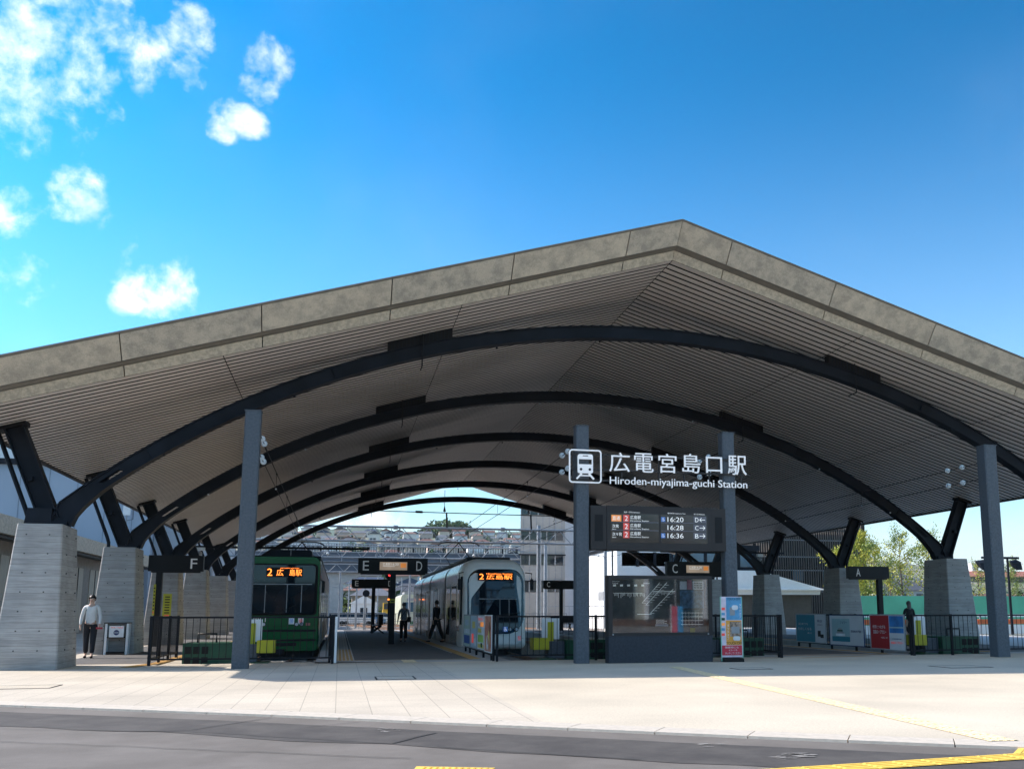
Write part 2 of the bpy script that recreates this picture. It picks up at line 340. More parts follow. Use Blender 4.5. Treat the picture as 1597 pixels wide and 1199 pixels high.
def rrect(cx, cz, hw, hh, rt, rb, n=5):
    pts = []
    for (sx, sz, r, a0) in ((1, 1, rt, 0), (-1, 1, rt, 90), (-1, -1, rb, 180), (1, -1, rb, 270)):
        ox = cx+sx*(hw-r); oz = cz+sz*(hh-r)
        for k in range(n+1):
            a = R(a0+90*k/n); pts.append((ox+r*math.cos(a), oz+r*math.sin(a)))
    return pts
XR = 8.283
# ------------------------------------------------------------------ ground
YP = 25.15                                  # front end of the track beds
TR = [(-3.35, -.55), (4.42, 7.15), (8.65, 11.35), (16.45, 19.25)]   # track beds (x0,x1)
TC = [-2.0, 5.55, 9.95, 17.85]              # track centres
KERB = [(-60, 52), (-30, 32.2), (-16, 22.9), (-4.9, 15.45), (-.98, 13.0), (1.93, 10.95), (4.32, 9.28), (6.35, 7.95), (12, 4.4), (26, -4.6), (60, -27)]
def kerb_off(d):
    o = []
    for i, p in enumerate(KERB):
        a = Vector(KERB[max(0, i-1)]); b = Vector(KERB[min(len(KERB)-1, i+1)]); t = (b-a).normalized(); n = Vector((-t.y, t.x))
        if n.y < 0: n = -n
        o.append((p[0]+n.x*d, p[1]+n.y*d))
    return o
MB().add([(-3900, -70, -.5), (5900, -70, -.5), (5900, 5500, -.5), (-3900, 5500, -.5)], [(0, 1, 2, 3)], mat('open_ground', (.20, .19, .16), .95, var=.25, vs_=.05)).build('ground', kind='structure', origin=(0, 0, -.5))
k0 = KERB; k1 = kerb_off(.42)
b = MB(); b.add([(x, y, -.03) for x, y in k0]+[(60, -90, -.03), (-60, -90, -.03)], [tuple(range(len(k0)+1, -1, -1))], 'asphalt'); b.build('road', kind='structure')
# darker resurfaced strip next to the kerb, with a ragged edge
ra = kerb_off(-.55); rb = kerb_off(-1.75)
b = MB(); top = []; bot = []
for k in range(0, 41):
    t = k/40; x = -9+t*19
    def yy(poly, x):
        for i in range(len(poly)-1):
            if poly[i][0] <= x <= poly[i+1][0]:
                q = (x-poly[i][0])/(poly[i+1][0]-poly[i][0]); return poly[i][1]*(1-q)+poly[i+1][1]*q
    top.append((x, yy(ra, x)+.05*noise.noise(Vector((x*1.3, 0, 0))), -.026)); bot.append((x, yy(rb, x)+.28*noise.noise(Vector((x*.9, 5, 0))), -.026))
b.add(top+bot, [(i, i+41, i+42, i+1) for i in range(40)], 'asphalt_patch'); b.build('road_patch', kind='structure')
b = MB(); crk = mat('bitumen_crack', (.035, .033, .032), .9); ccr = mat('cement_stain', (.24, .225, .205), .9, var=.2, vs_=9)
for (xa, ya, xb, yb, w_) in [(300, 1134, 420, 1116, .02), (200, 1137, 310, 1134, .012), (610, 1155, 680, 1139, .03), (560, 1122, 480, 1130, .014), (0, 1152, 260, 1162, .012), (260, 1162, 640, 1178, .014), (0, 1133, 300, 1137, .012), (300, 1137, 610, 1155, .014), (680, 1160, 1000, 1180, .012)]:
    pa = Vector(G(xa, ya)); pb = Vector(G(xb, yb)); n = 8; L_ = []
    for i in range(n+1):
        p = pa.lerp(pb, i/n); t = (pb-pa).normalized(); q = Vector((-t.y, t.x))*(.05*noise.noise(Vector((p.x*4, p.y*4, 1)))); L_.append(p+q)
    for i in range(n):
        t = (L_[i+1]-L_[i]).normalized(); q = Vector((-t.y, t.x))*w_/2
        b.quad((*(L_[i]-q), -.021), (*(L_[i+1]-q), -.021), (*(L_[i+1]+q), -.021), (*(L_[i]+q), -.021), crk)
b.build('road_crack', kind='structure')
b = MB()
for (px_, py_, n_, rx_, ry_) in [(1245, 1173, 14, .30, .10), (1225, 1177, 10, .2, .08), (1110, 1158, 9, .22, .07), (610, 1134, 8, .15, .1)]:
    for k in range(n_):
        gx, gy = G(px_+random.uniform(-18, 18), py_+random.uniform(-3, 3)); a0 = random.random()*6; m_ = 9
        b.add([(gx+rx_*random.uniform(.1, .4)*math.cos(a0+6.283*j/m_), gy+ry_*random.uniform(.15, .45)*math.sin(6.283*j/m_), -.022+.0002*k) for j in range(m_)], [tuple(range(m_))], ccr)
b.build('cement_stain', kind='structure')
# kerb stones: long joints cut as gaps
b = MB()
def along(poly, d):
    for i in range(len(poly)-1):
        a = Vector(poly[i]); c = Vector(poly[i+1]); l = (c-a).length
        if d <= l: return a.lerp(c, d/l), (c-a).normalized()
        d -= l
    return Vector(poly[-1]), Vector((1, 0))
tot = sum((Vector(KERB[i+1])-Vector(KERB[i])).length for i in range(len(KERB)-1)); d = 0.0
while d < tot-1:
    p, t = along(KERB, d+.004); q, t2 = along(KERB, d+.992); n = Vector((-t.y, t.x)); n2 = Vector((-t2.y, t2.x))
    if n.y < 0: n = -n
    if n2.y < 0: n2 = -n2
    b.hull8([(*p, -.2), (*q, -.2), (*(q+n2*.20), -.2), (*(p+n*.20), -.2)], [(*p, -.002), (*q, -.002), (*(q+n2*.20), .001), (*(p+n*.20), .001)], 'kerb')
    p1 = p+n*.206; q1 = q+n2*.206
    b.hull8([(*p1, -.2), (*q1, -.2), (*(q+n2*.405), -.2), (*(p+n*.405), -.2)], [(*p1, .001), (*q1, .001), (*(q+n2*.405), .0015), (*(p+n*.405), .0015)], 'kerb')
    d += 1.0
b.build('kerb', kind='structure')
# concourse sheet: slab paving on the left, aggregate on the right
XS = 2.35
def kerb_cut(xa, xb):
    pts = [(x, y) for x, y in k1 if xa < x < xb]
    def yat(x):
        for i in range(len(k1)-1):
            if k1[i][0] <= x <= k1[i+1][0]:
                q = (x-k1[i][0])/(k1[i+1][0]-k1[i][0]); return k1[i][1]*(1-q)+k1[i+1][1]*q
    return [(xa, yat(xa))]+pts+[(xb, yat(xb))]
p = kerb_cut(-58, XS)+[(XS, YP), (-58, YP+20)]
p = [q for q in kerb_cut(-40, XS)]+[(XS, YP), (-40, YP+20)]
b = MB(); b.prismZ([q for q in kerb_cut(-24, XS)]+[(XS, YP), (-24, YP+6)], -.48, 0, 'pave'); b.build('concourse', kind='structure')
b = MB(); b.prismZ([q for q in kerb_cut(XS, 58)]+[(58, YP), (XS, YP)], -.48, 0, 'aggregate'); b.build('forecourt', kind='structure')
def slab(x0, x1, y0, y1, name, m='platform', edge=True):
    b = MB(); b.box(x0, x1, y0, y1, -.48, 0, 'platform_edge')
    e0 = .0
    b.box(x0+.9, x1-.9, y0+1.0, y1-.4, -.1, .004, m); b.build(name, kind='structure')
slab(TR[0][1], TR[1][0], YP, 70, 'platform'); slab(TR[2][1], TR[3][0], YP, 70, 'platform')
b = MB(); b.box(-24, TR[0][0], YP, 70, -.48, -.001, 'pave'); b.box(-7.0, TR[0][0]-.9, YP+1, 69.5, -.1, .003, 'platform'); b.build('platform', kind='structure')
b = MB(); b.box(TR[3][1], 33.5, YP, 70, -.48, -.001, 'platform_edge'); b.box(TR[3][1]+.9, 24, YP+1, 69.5, -.1, .003, 'platform'); b.build('platform', kind='structure')
# track bed
b = MB(); b.quad((-24, YP, -.36), (33, YP, -.36), (33, 70, -.36), (-24, 70, -.36), 'ballast')
b.quad((-60, 70, -.36), (60, 70, -.36), (60, 165, -.36), (-60, 165, -.36), 'ballast'); b.build('track_bed', kind='structure')
b = MB(); sl = MB(); slm = mat('concrete_sleeper', (.33, .31, .28), .9, var=.15)
for c in TC:
    for s in (-.5335, .5335):
        b.box(c+s-.033, c+s+.033, YP+.02, 70, -.33, -.20, 'rail')
    y = YP+.4
    while y < 70: sl.box(c-1.0, c+1.0, y-.12, y+.12, -.37, -.325, slm); y += .62
def curve_track(x0, x1, y0=70, y1=150):
    pts = []
    for k in range(21):
        t = k/20; y = y0+(y1-y0)*t; x = x0+(x1-x0)*(t*t*(3-2*t)); pts.append(Vector((x, y)))
    for k in range(20):
        t = (pts[k+1]-pts[k]).normalized(); n = Vector((-t.y, t.x))
        for s in (-.5335, .5335):
            p = pts[k]+n*s; q = pts[k+1]+n*s; b.bar((*p, -.265), (*q, -.265), .066, .13, 'rail')
        for j in range(6):
            c = pts[k].lerp(pts[k+1], j/6); sl.bar((*(c-n), -.345), (*(c+n), -.345), .24, .045, slm)
for a, c in ((TC[0], -14), (TC[0], -4), (TC[1], -1), (TC[1], 6), (TC[2], 2), (TC[3], 9)): curve_track(a, c)
b.build('rail', kind='structure'); sl.build('sleeper', kind='structure')
b = MB()
for k in range(900):
    if k < 620: x = random.uniform(TR[0][0]+.05, TR[0][1]-.05); y = YP+.05+random.random()**1.6*9
    else: x = random.uniform(TR[1][0], TR[2][1]); y = YP+.05+random.random()**1.6*9
    r = random.uniform(.03, .075); vs = [(x+r*random.uniform(.6, 1.2)*a, y+r*random.uniform(.6, 1.2)*c, -.35+r*.6*e) for a, c, e in ((1, 0, 0), (-1, 0, 0), (0, 1, 0), (0, -1, 0), (.2, .2, 1), (0, 0, -1))]
    b.add(vs, [(0, 2, 4), (2, 1, 4), (1, 3, 4), (3, 0, 4), (2, 0, 5), (1, 2, 5), (3, 1, 5), (0, 3, 5)], 'ballast_stone')
b.build('ballast_stones', label='loose pale ballast stones lying in the track beds', cat='ballast', kind='stuff')
# tactile paving and painted lines
def strip(a, c, w_, m, name, z=.006, bars=0, tile=.3):
    a = Vector(a); c = Vector(c); t = (c-a).normalized(); n = Vector((-t.y, t.x)); l = (c-a).length; b = MB()
    p = a-n*w_/2; q = c-n*w_/2
    b.add([(*p, z), (*q, z), (*(c+n*w_/2), z), (*(a+n*w_/2), z)], [(0, 1, 2, 3)], m)
    for k in range(bars):
        o = n*(-w_/2+w_*(k+.5)/bars)
        d = 0
        while d < l-.02:
            e = min(l, d+tile-.02); b.bar((*(a+t*(d+.012)+o), z+.002), (*(a+t*e+o), z+.002), w_/bars*.45, .005, m); d += tile
    return b.build(name, kind='structure')
strip((7.56, 21.2), (7.12, 16.57), .32, 'tactile', 'tactile_paving', bars=4); strip((7.12, 16.57), (6.40, 8.35), .32, 'tactile', 'tactile_paving', bars=4)
for (xa, xb, y_) in ((-7.2, -4.2, 24.35), (-4.2, 3.95, 24.35), (3.95, 22.6, 23.0)):
    strip((xa, y_), (xb, y_-.02), .12, mat('worn_yellow_line', (.56, .50, .36), .9, var=.12), 'tactile_paving', z=.005)
strip((3.2, 7.36), (6.1, 7.60), .30, 'tactile_bright', 'tactile_paving', z=-.018, bars=4); strip((6.1, 7.6), (6.9, 8.4), .32, 'tactile_bright', 'tactile_paving', z=-.018, bars=4)
b = MB(); b.quad((.60, 8.02, -.019), (1.22, 7.86, -.019), (1.30, 8.18, -.019), (.68, 8.42, -.019), 'tactile_bright')
for i in range(12):
    for j in range(6): b.disc((.68+.05*i+.012*j, 8.08+.05*j-.018*i, -.016), (0, 0, 1), .014, .008, 'tactile_bright', 6)
b.build('tactile_paving', kind='structure')
wl = mat('white_line_paint', (.52, .50, .46), .8, var=.15, vs_=5)
for k in range(5): strip((.02+.1*k, 26.2), (.02+.1*k, 66), .035, wl if k else 'tactile', 'platform_line', z=.009)
strip((.2, 26.2), (.2, 34), .42, 'tactile_orange', 'platform_line', z=.0065)
strip((3.62, 26.2), (3.62, 66), .32, 'tactile_orange', 'tactile_paving', z=.009, bars=3); strip((3.42, 30), (3.42, 66), .04, wl, 'platform_line', z=.010)
strip((.1, 26.15), (3.9, 26.15), .12, 'tactile', 'tactile_paving', z=.010); strip((1.8, 24.8), (1.8, 26.1), .34, 'tactile', 'tactile_paving', z=.007, bars=4)
strip((-4.35, 25.6), (-4.35, 66), .34, 'tactile_orange', 'tactile_paving', z=.009, bars=3)
strip((-4.75, 24.4), (-4.35, 26.2), .32, 'tactile_orange', 'tactile_paving', z=.012, bars=3)
strip((12.2, 25.6), (15.9, 25.6), .22, 'tactile_orange', 'tactile_paving', z=.009); strip((15.95, 26), (15.95, 66), .32, 'tactile_orange', 'tactile_paving', z=.009, bars=3)
strip((19.7, 26), (19.7, 66), .32, 'tactile_orange', 'tactile_paving', z=.009, bars=3); strip((12.3, 24.2), (14.8, 24.9), .14, 'tactile_orange', 'tactile_paving', z=.007)
def manhole(x, y, wx, wy, label):
    t = thing('manhole_cover', (x, y, 0), label, 'manhole cover')
    b = MB(); fr = .03
    for q in ((x-wx, x+wx, y-wy, y-wy+fr), (x-wx, x+wx, y+wy-fr, y+wy), (x-wx, x-wx+fr, y-wy+fr, y+wy-fr), (x+wx-fr, x+wx, y-wy+fr, y+wy-fr)): b.box(*q, -.02, .006, 'fence')
    b.build('frame', t); MB().box(x-wx+fr+.006, x+wx-fr-.006, y-wy+fr+.006, y+wy-fr-.006, -.02, .0045, 'aggregate').build('cover', t)
manhole(1.1, 19.2, .38, .45, 'dark framed manhole cover in the shaded paving before the middle platform')
manhole(13.9, 19.5, .55, .45, 'manhole cover in the shaded aggregate paving before the right fence')
manhole(8.97, 20.1, .4, .3, 'small manhole cover in the shaded paving before the display case')
manhole(-5.3, 18.6, .6, .4, 'manhole cover in the sunlit paving near the left concrete pillar')
# ------------------------------------------------------------------ station canopy
YA = [24.805+8.298*k for k in range(6)]
ZR, MS, DE = 10.526, .302, 16.6
Y0, Y1 = 22.87, 69.1
def zs(d): return ZR-MS*abs(d)
def zt(d):
    u = (d/S/10)**2; return S*(9.796303-2.067505*u+.008873*u*u-.040758*u**3)
canopy = thing('station_canopy', (XR, 23.5, 0), 'wide gabled station canopy with a concrete coloured fascia and dark arches', 'canopy')
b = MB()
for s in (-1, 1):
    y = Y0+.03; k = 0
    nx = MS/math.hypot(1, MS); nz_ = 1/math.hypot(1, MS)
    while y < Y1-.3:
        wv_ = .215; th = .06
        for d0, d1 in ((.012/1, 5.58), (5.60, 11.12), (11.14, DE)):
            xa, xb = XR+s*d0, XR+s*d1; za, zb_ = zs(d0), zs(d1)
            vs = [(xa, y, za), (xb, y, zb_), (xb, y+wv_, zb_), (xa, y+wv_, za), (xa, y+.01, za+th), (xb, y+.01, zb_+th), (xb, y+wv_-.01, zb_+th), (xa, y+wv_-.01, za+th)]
            b.add(vs, [(3, 2, 1, 0)], 'soffit'); b.add(vs, [(0, 1, 5, 4), (1, 2, 6, 5), (2, 3, 7, 6), (3, 0, 4, 7)], 'blackmatt')  # slat sides coloured black to stand for shadow in the gaps
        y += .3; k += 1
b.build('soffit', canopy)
b = MB()
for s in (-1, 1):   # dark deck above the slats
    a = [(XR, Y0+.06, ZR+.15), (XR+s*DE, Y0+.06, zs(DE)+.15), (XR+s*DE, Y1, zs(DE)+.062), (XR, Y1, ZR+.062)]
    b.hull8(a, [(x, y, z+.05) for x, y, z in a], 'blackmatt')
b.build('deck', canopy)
b = MB()
for s in (-1, 1):   # metal roof skin and eave edge
    o = .02
    a = [(XR, 22.1, ZR+.80), (XR+s*(DE+.05), 22.1, zs(DE)+.80), (XR+s*(DE+.05), Y1+.1, zs(DE)+.45), (XR, Y1+.1, ZR+.60)]
    b.hull8(a, [(x, y, z+.04) for x, y, z in a], 'grey')
    x0 = XR+s*DE; x1 = XR+s*(DE+.12)
    b.hull8([(x0, Y0, zs(DE)-.06), (x1, Y0, zs(DE)-.06), (x1, Y1, zs(DE)-.06), (x0, Y1, zs(DE)-.06)], [(x0, Y0, zs(DE)+.44), (x1, Y0, zs(DE)+.44), (x1, Y1, zs(DE)+.44), (x0, Y1, zs(DE)+.44)], 'bronze')
b.build('roof', canopy)
def rake(b, y0, dz0, y1, dz1, d0, d1, s, m, th=.05):   # panel of the raked fascia between distances d0,d1 from the ridge
    q = []
    for d in (d0, d1): q.append(XR+s*d)
    bot = [(q[0], y0, zs(d0)+dz0), (q[1], y0, zs(d1)+dz0), (q[1], y1, zs(d1)+dz1), (q[0], y1, zs(d0)+dz1)]
    b.hull8(bot, [(x, y+th, z+.02) for x, y, z in bot], m)
fa = MB(); st = MB(); gr = MB(); cp = MB()
for s in (-1, 1):
    J = [0.0]+([1.42, 4.42, 7.35, 10.27, 13.2, 16.1] if s < 0 else [1.38, 4.36, 7.36, 10.36, 13.36, 16.3])+[DE+.12]
    for i in range(len(J)-1):
        e0, e1 = J[i]+(.012 if i else .006), J[i+1]-.012
        rake(fa, 22.50, .27, 22.06, .76, e0, e1, s, 'fascia' if (i+(s > 0)) % 2 else 'fascia_b'); rake(st, 22.87, .0, 22.72, .21, e0, e1, s, 'strip')
    rake(gr, 22.73, .225, 22.52, .262, 0, DE+.1, s, 'trim'); rake(cp, 22.05, .765, 22.01, .80, 0, DE+.14, s, 'trim', .12)
fa.build('fascia', canopy); st.build('lower_fascia_strip', canopy); gr.build('shadow_groove', canopy); cp.build('coping', canopy)
def arch_mesh(y, k):
    b = MB(); N = 60
    top = []; ctr = []
    for i in range(-N, N+1):
        d = 14.85*i/N; top.append((d, zt(d)))
    top = [(-14.98, 3.30)]+top+[(14.98, 3.30)]
    def off(h):
        o = []
        for i in range(1, len(top)-1):
            d, z = top[i]; e = .01; g = (zt(d+e)-zt(d-e))/(2*e); l = math.hypot(1, g); o.append((d+g/l*h, z-h/l))
        return o
    low = [p for p in off(.30) if abs(p[0]) < 13.95]
    low = [(-14.58, 3.30), (-14.46, 3.62), (-14.26, 3.84)]+low+[(14.26, 3.84), (14.46, 3.62), (14.58, 3.30)]
    # web: strips between top and low, parametrised by index
    def samp(path, t):
        L_ = [0]
        for i in range(1, len(path)): L_.append(L_[-1]+math.hypot(path[i][0]-path[i-1][0], path[i][1]-path[i-1][1]))
        T = t*L_[-1]; i = 1
        while i < len(path)-1 and L_[i] < T: i += 1
        q = (T-L_[i-1])/max(1e-9, L_[i]-L_[i-1]); return (path[i-1][0]*(1-q)+path[i][0]*q, path[i-1][1]*(1-q)+path[i][1]*q)
    n = 120; A = [samp(top, i/n) for i in range(n+1)]; B = [samp(low, i/n) for i in range(n+1)]
    hw = .165
    for i in range(n):
        for (u0, u1) in ((0, .36), (.36, .64), (.64, 1)):
            dm = abs((A[i][0]+B[i][0])/2)
            if u0 == .36 and 13.55 < dm < 14.1: continue
            q = [(A[j][0]*(1-u)+B[j][0]*u, A[j][1]*(1-u)+B[j][1]*u) for j, u in ((i, u0), (i+1, u0), (i+1, u1), (i, u1))]
            for yy_ in (y-.10, y+.10): b.add([(XR+x, yy_, z) for x, z in q], [(0, 1, 2, 3)], 'steel')
    for path, th in ((A, -.03), (B, .03)):
        for i in range(n):
            (x0, z0), (x1, z1) = path[i], path[i+1]; g = math.hypot(x1-x0, z1-z0); nx = -(z1-z0)/g*-th; nz = (x1-x0)/g*-th
            nx, nz = (z1-z0)/g*th, -(x1-x0)/g*th
            b.add([(XR+x0, y-hw, z0), (XR+x1, y-hw, z1), (XR+x1, y+hw, z1), (XR+x0, y+hw, z0), (XR+x0+nx, y-hw, z0+nz), (XR+x1+nx, y-hw, z1+nz), (XR+x1+nx, y+hw, z1+nz), (XR+x0+nx, y+hw, z0+nz)],
                  [(0, 1, 2, 3), (7, 6, 5, 4), (0, 4, 5, 1), (3, 2, 6, 7)], 'steel')
    for d in (-12.6, -9.6, -4.4, -1.5, 1.5, 4.4, 9.6, 12.6):      # small lamps / bolts on the arch
        b.ball((XR+d, y-.17, zt(d)-.44), .035, 'insul' if k % 2 else 'black', 4)
    for d in [q*4.35 for q in (-3, -2, 2, 3)]:
        g = (zt(d+.01)-zt(d-.01))/.02; l = math.hypot(1, g); n_ = (g/l, -1/l)
        b.bar((XR+d+n_[0]*.03, y-.13, zt(d)+n_[1]*.03), (XR+d+n_[0]*.27, y-.13, zt(d)+n_[1]*.27), .014, .06, 'steel', up=(0, 1, 0))
    return b
for k, y in enumerate(YA):
    yp_ = y; y = y+.17
    ar = arch_mesh(y, k).build('arch', canopy)
    for s in (-1, 1):
        b = MB(); [b.bar((XR+s*(5.7+.1*i_), y-.14, zt(5.7+.1*i_)+.02), (XR+s*(5.7+.1*i_), y-.14, zs(5.7+.1*i_)-.02), .03, .02, 'steel', up=(0, 1, 0)) for i_ in range(16)]; b.hull8([(XR+s*5.6, y-.13, zt(5.6)+.01), (XR+s*7.3, y-.13, zt(7.3)+.01), (XR+s*7.3, y+.13, zt(7.3)+.01), (XR+s*5.6, y+.13, zt(5.6)+.01)],
                          [(XR+s*5.6, y-.13, zs(5.6)-.01), (XR+s*7.3, y-.13, zs(7.3)-.01), (XR+s*7.3, y+.13, zs(7.3)-.01), (XR+s*5.6, y+.13, zs(5.6)-.01)] if True else None, 'black')
        b.build('bracket', ar)
        b = MB(); b.tube([(XR+s*6.4, y-.22, zs(6.4)-.02), (XR+s*6.4, y-.24, zt(6.4)-.62)], .018, 'black', 6); b.tube([(XR+s*6.4, y-.24, zt(6.4)-.62), (XR+s*6.4, y+.2, zt(6.4)-.62)], .018, 'black', 6)
        b.build('hanger', ar)
        # raking strut up to the eave
        b = MB(); f0 = Vector((XR+s*15.02, y, 3.42)); f1 = Vector((XR+s*15.98, y, zs(15.98)-.02)); dr = (f1-f0).normalized(); nr = Vector((dr.z, 0, -dr.x))
        b.bar(f0, f1, .07, .40, 'steel', up=nr)
        b.bar(f0+nr*.2, f1+nr*.2, .33, .03, 'steel', up=nr); b.bar(f0-nr*.2, f1-nr*.2, .33, .03, 'steel', up=nr)
        b.box(XR+s*15.5-.05, XR+s*15.5+.05, y-.17, y+.17, 4.35, 4.45, 'steel')
        x0, x1 = sorted((XR+s*15.7, XR+s*16.3)); b.hull8([(x0, y-.2, zs(abs(x0-XR))-.09), (x1, y-.2, zs(abs(x1-XR))-.09), (x1, y+.2, zs(abs(x1-XR))-.09), (x0, y+.2, zs(abs(x0-XR))-.09)], [(x0, y-.2, zs(abs(x0-XR))-.003), (x1, y-.2, zs(abs(x1-XR))-.003), (x1, y+.2, zs(abs(x1-XR))-.003), (x0, y+.2, zs(abs(x0-XR))-.003)], 'black')
        b.box(min(XR+s*14.62, XR+s*15.22), max(XR+s*14.62, XR+s*15.22), y-.19, y+.19, 3.28, 3.40, 'steel')
        if k == 0: b.hull8([(XR+s*14.96, y-.2, 3.27), (XR+s*15.55, y-.2, 3.27), (XR+s*15.55, y+.2, 3.27), (XR+s*14.96, y+.2, 3.27)], [(XR+s*14.96, y-.2, 3.70), (XR+s*15.48, y-.2, 3.70), (XR+s*15.48, y+.2, 3.70), (XR+s*14.96, y+.2, 3.70)], 'steel')
        b.build('strut', canopy)
        b = MB(); b.tube([(XR+s*16.42, y+.32, zs(16.4)-.02), (XR+s*15.66, y+.32, 3.68), (XR+s*15.60, y+.32, 3.50), (XR+s*15.60, y+.32, 3.2)], .055, 'steel', 8); b.build('downpipe', canopy)
        b = MB(); y_s = y; y = yp_; ya, yb = y-.625, y+.97
        def X(d): return XR+s*d
        bot = [(X(14.36), y-.86), (X(15.72), y-.86), (X(15.72), y+1.06), (X(14.40), y+.98)]; top = [(X(14.55), ya), (X(15.50), ya), (X(15.50), yb), (X(14.62), yb)]
        n = 4
        def chamf(q, c):
            o = []
            for i in range(4):
                p = Vector(q[i]); a = Vector(q[i-1]); e = Vector(q[(i+1) % 4]); o += [p+(a-p).normalized()*c, p+(e-p).normalized()*c]
            return o
        cb, ct = chamf(bot, .03), chamf(top, .03)
        b.loft([[(p.x, p.y, -.1) for p in cb], [(p.x, p.y, 3.25) for p in ct], [(p.x*.985+X(15.03)*.015, p.y*.985+y*.015, 3.28) for p in ct]], 'board')
        b.sm = [False]*len(b.sm)
        for i in range(7):
            z = .42+i*.435; q = z/3.28; yy_ = (y-.86)*(1-q)+ya*q
            for dd in (14.80, 15.28):
                b.disc((X(dd), yy_-.001, z), (0, 1, .07), .016, .01, 'tie', 8)
            for dy in (-.25, .55): b.disc((X(14.36*(1-q)+14.55*q)-s*.001, y+dy, z), (s, 0, 0), .016, .02, 'tie', 8)
        b.build('pillar', canopy); y = y_s
# ------------------------------------------------------------------ blue grey posts on the forecourt
def post(x, y, w_, h, label):
    t = thing('steel_post', (x, y, 0), label, 'post', 'tall square steel posts along the front of the station')
    b = MB(); c = .03; hw = w_/2
    P = [(x-hw+c, y-hw), (x+hw-c, y-hw), (x+hw, y-hw+c), (x+hw, y+hw-c), (x+hw-c, y+hw), (x-hw+c, y+hw), (x-hw, y+hw-c), (x-hw, y-hw+c)]
    b.prismZ(P, 0, h, 'steel_blue'); b.build('shaft', t)
    MB().box(x-hw-.015, x+hw+.015, y-hw-.015, y+hw+.015, h+.002, h+.02, 'steel_blue').build('cap', t)
    return t
post(-2.14, 23.32, .36, 5.95, 'tall blue grey square post in front of the green tram')
post(5.87, 23.32, .34, 5.96, 'blue grey square post left of the display case, behind the pictogram of the station sign')
post(9.87, 23.32, .34, 5.96, 'blue grey square post right of the display case, behind the advertising stand')
t = post(17.93, 23.32, .40, 5.95, 'thick blue grey square post in front of the right fence and green buffer')
# ------------------------------------------------------------------ station name sign
YS = 23.06
t = thing('station_sign', (8.0, YS, 4.4), 'white station name lettering with a tram pictogram on thin rails between two posts', 'sign')
b = MB()
for z in (5.22, 4.83, 4.56): b.box(5.55, 10.45, YS+.03, YS+.075, z-.022, z+.022, 'bronze')
for x in (5.6, 6.35, 6.9, 7.9, 8.6, 9.3, 10.2): b.box(x-.02, x+.02, YS+.076, YS+.10, 4.53, 5.25, 'bronze')
b.build('support_rail', t)
b = MB(); x0, z1 = W(887, 700, YS); x1, z0 = W(938, 754, YS); o = rrect((x0+x1)/2, (z0+z1)/2, (x1-x0)/2, (z1-z0)/2, .09, .09, 6); i_ = rrect((x0+x1)/2, (z0+z1)/2, (x1-x0)/2-.035, (z1-z0)/2-.035, .06, .06, 6)
n = len(o); vs = [(x, YS-.03, z) for x, z in o]+[(x, YS-.03, z) for x, z in i_]+[(x, YS, z) for x, z in o]+[(x, YS, z) for x, z in i_]
b.add(vs, [(j, (j+1) % n, (j+1) % n+n, j+n) for j in range(n)]+[(j, j+2*n, (j+1) % n+2*n, (j+1) % n) for j in range(n)]+[(j+n, (j+1) % n+n, (j+1) % n+3*n, j+3*n) for j in range(n)], 'whitelit')
cx, cz = (x0+x1)/2, (z0+z1)/2+.02
b.prismY(rrect(cx, cz+.225, .20, .065, .06, .005), YS-.03, YS, 'whitelit')                # roof of the pictogram
b.prismY(rrect(cx, cz-.085, .20, .115, .005, .05), YS-.03, YS, 'whitelit')               # front of the pictogram
for s in (-1, 1):
    b.box(cx+s*.185-.015, cx+s*.185+.015, YS-.03, YS, cz+.028, cz+.162, 'whitelit')
    b.disc((cx+s*.115, YS-.033, cz-.10), (0, 1, 0), .033, .006, 'sign_black', 12)
    b.hull8([(cx+s*.10, YS-.03, cz-.22), (cx+s*.14, YS-.03, cz-.22), (cx+s*.14, YS, cz-.22), (cx+s*.10, YS, cz-.22)][::1], [(cx+s*.10, YS-.03, cz-.205), (cx+s*.14, YS-.03, cz-.205), (cx+s*.14, YS, cz-.205), (cx+s*.10, YS, cz-.205)], 'whitelit')
    b.bar((cx+s*.09, YS-.015, cz-.205), (cx+s*.225, YS-.015, cz-.345), .03, .045, 'whitelit', up=(s*.7, 0, .7))
b.box(cx-.15, cx+.15, YS-.029, YS-.001, cz-.275, cz-.245, 'whitelit'); b.box(cx-.07, cx+.07, YS-.034, YS-.03, cz+.235, cz+.255, 'sign_black')
b.build('pictogram', t)
for ch, pa, pb, ya_, yb_ in (('広', 950, 982, 705, 735), ('電', 989, 1019, 706, 736), ('宮', 1027, 1055, 707, 737), ('島', 1064, 1092, 707, 737), ('口', 1101, 1126, 712, 737), ('駅', 1135, 1164, 710, 740)):
    MB().text(ch, W(pa, 722, YS)[0], W(pb, 722, YS)[0], W(pa, yb_, YS)[1], W(pa, ya_, YS)[1], YS, 'whitelit', .03).build('letter', t)
MB().text('Hiroden-miyajima-guchi Station', W(951, 750, YS)[0], W(1165, 750, YS)[0], W(951, 757.5, YS)[1]-.01, W(951, 742, YS)[1]-.01, YS, 'whitelit', .03).build('lettering', t)
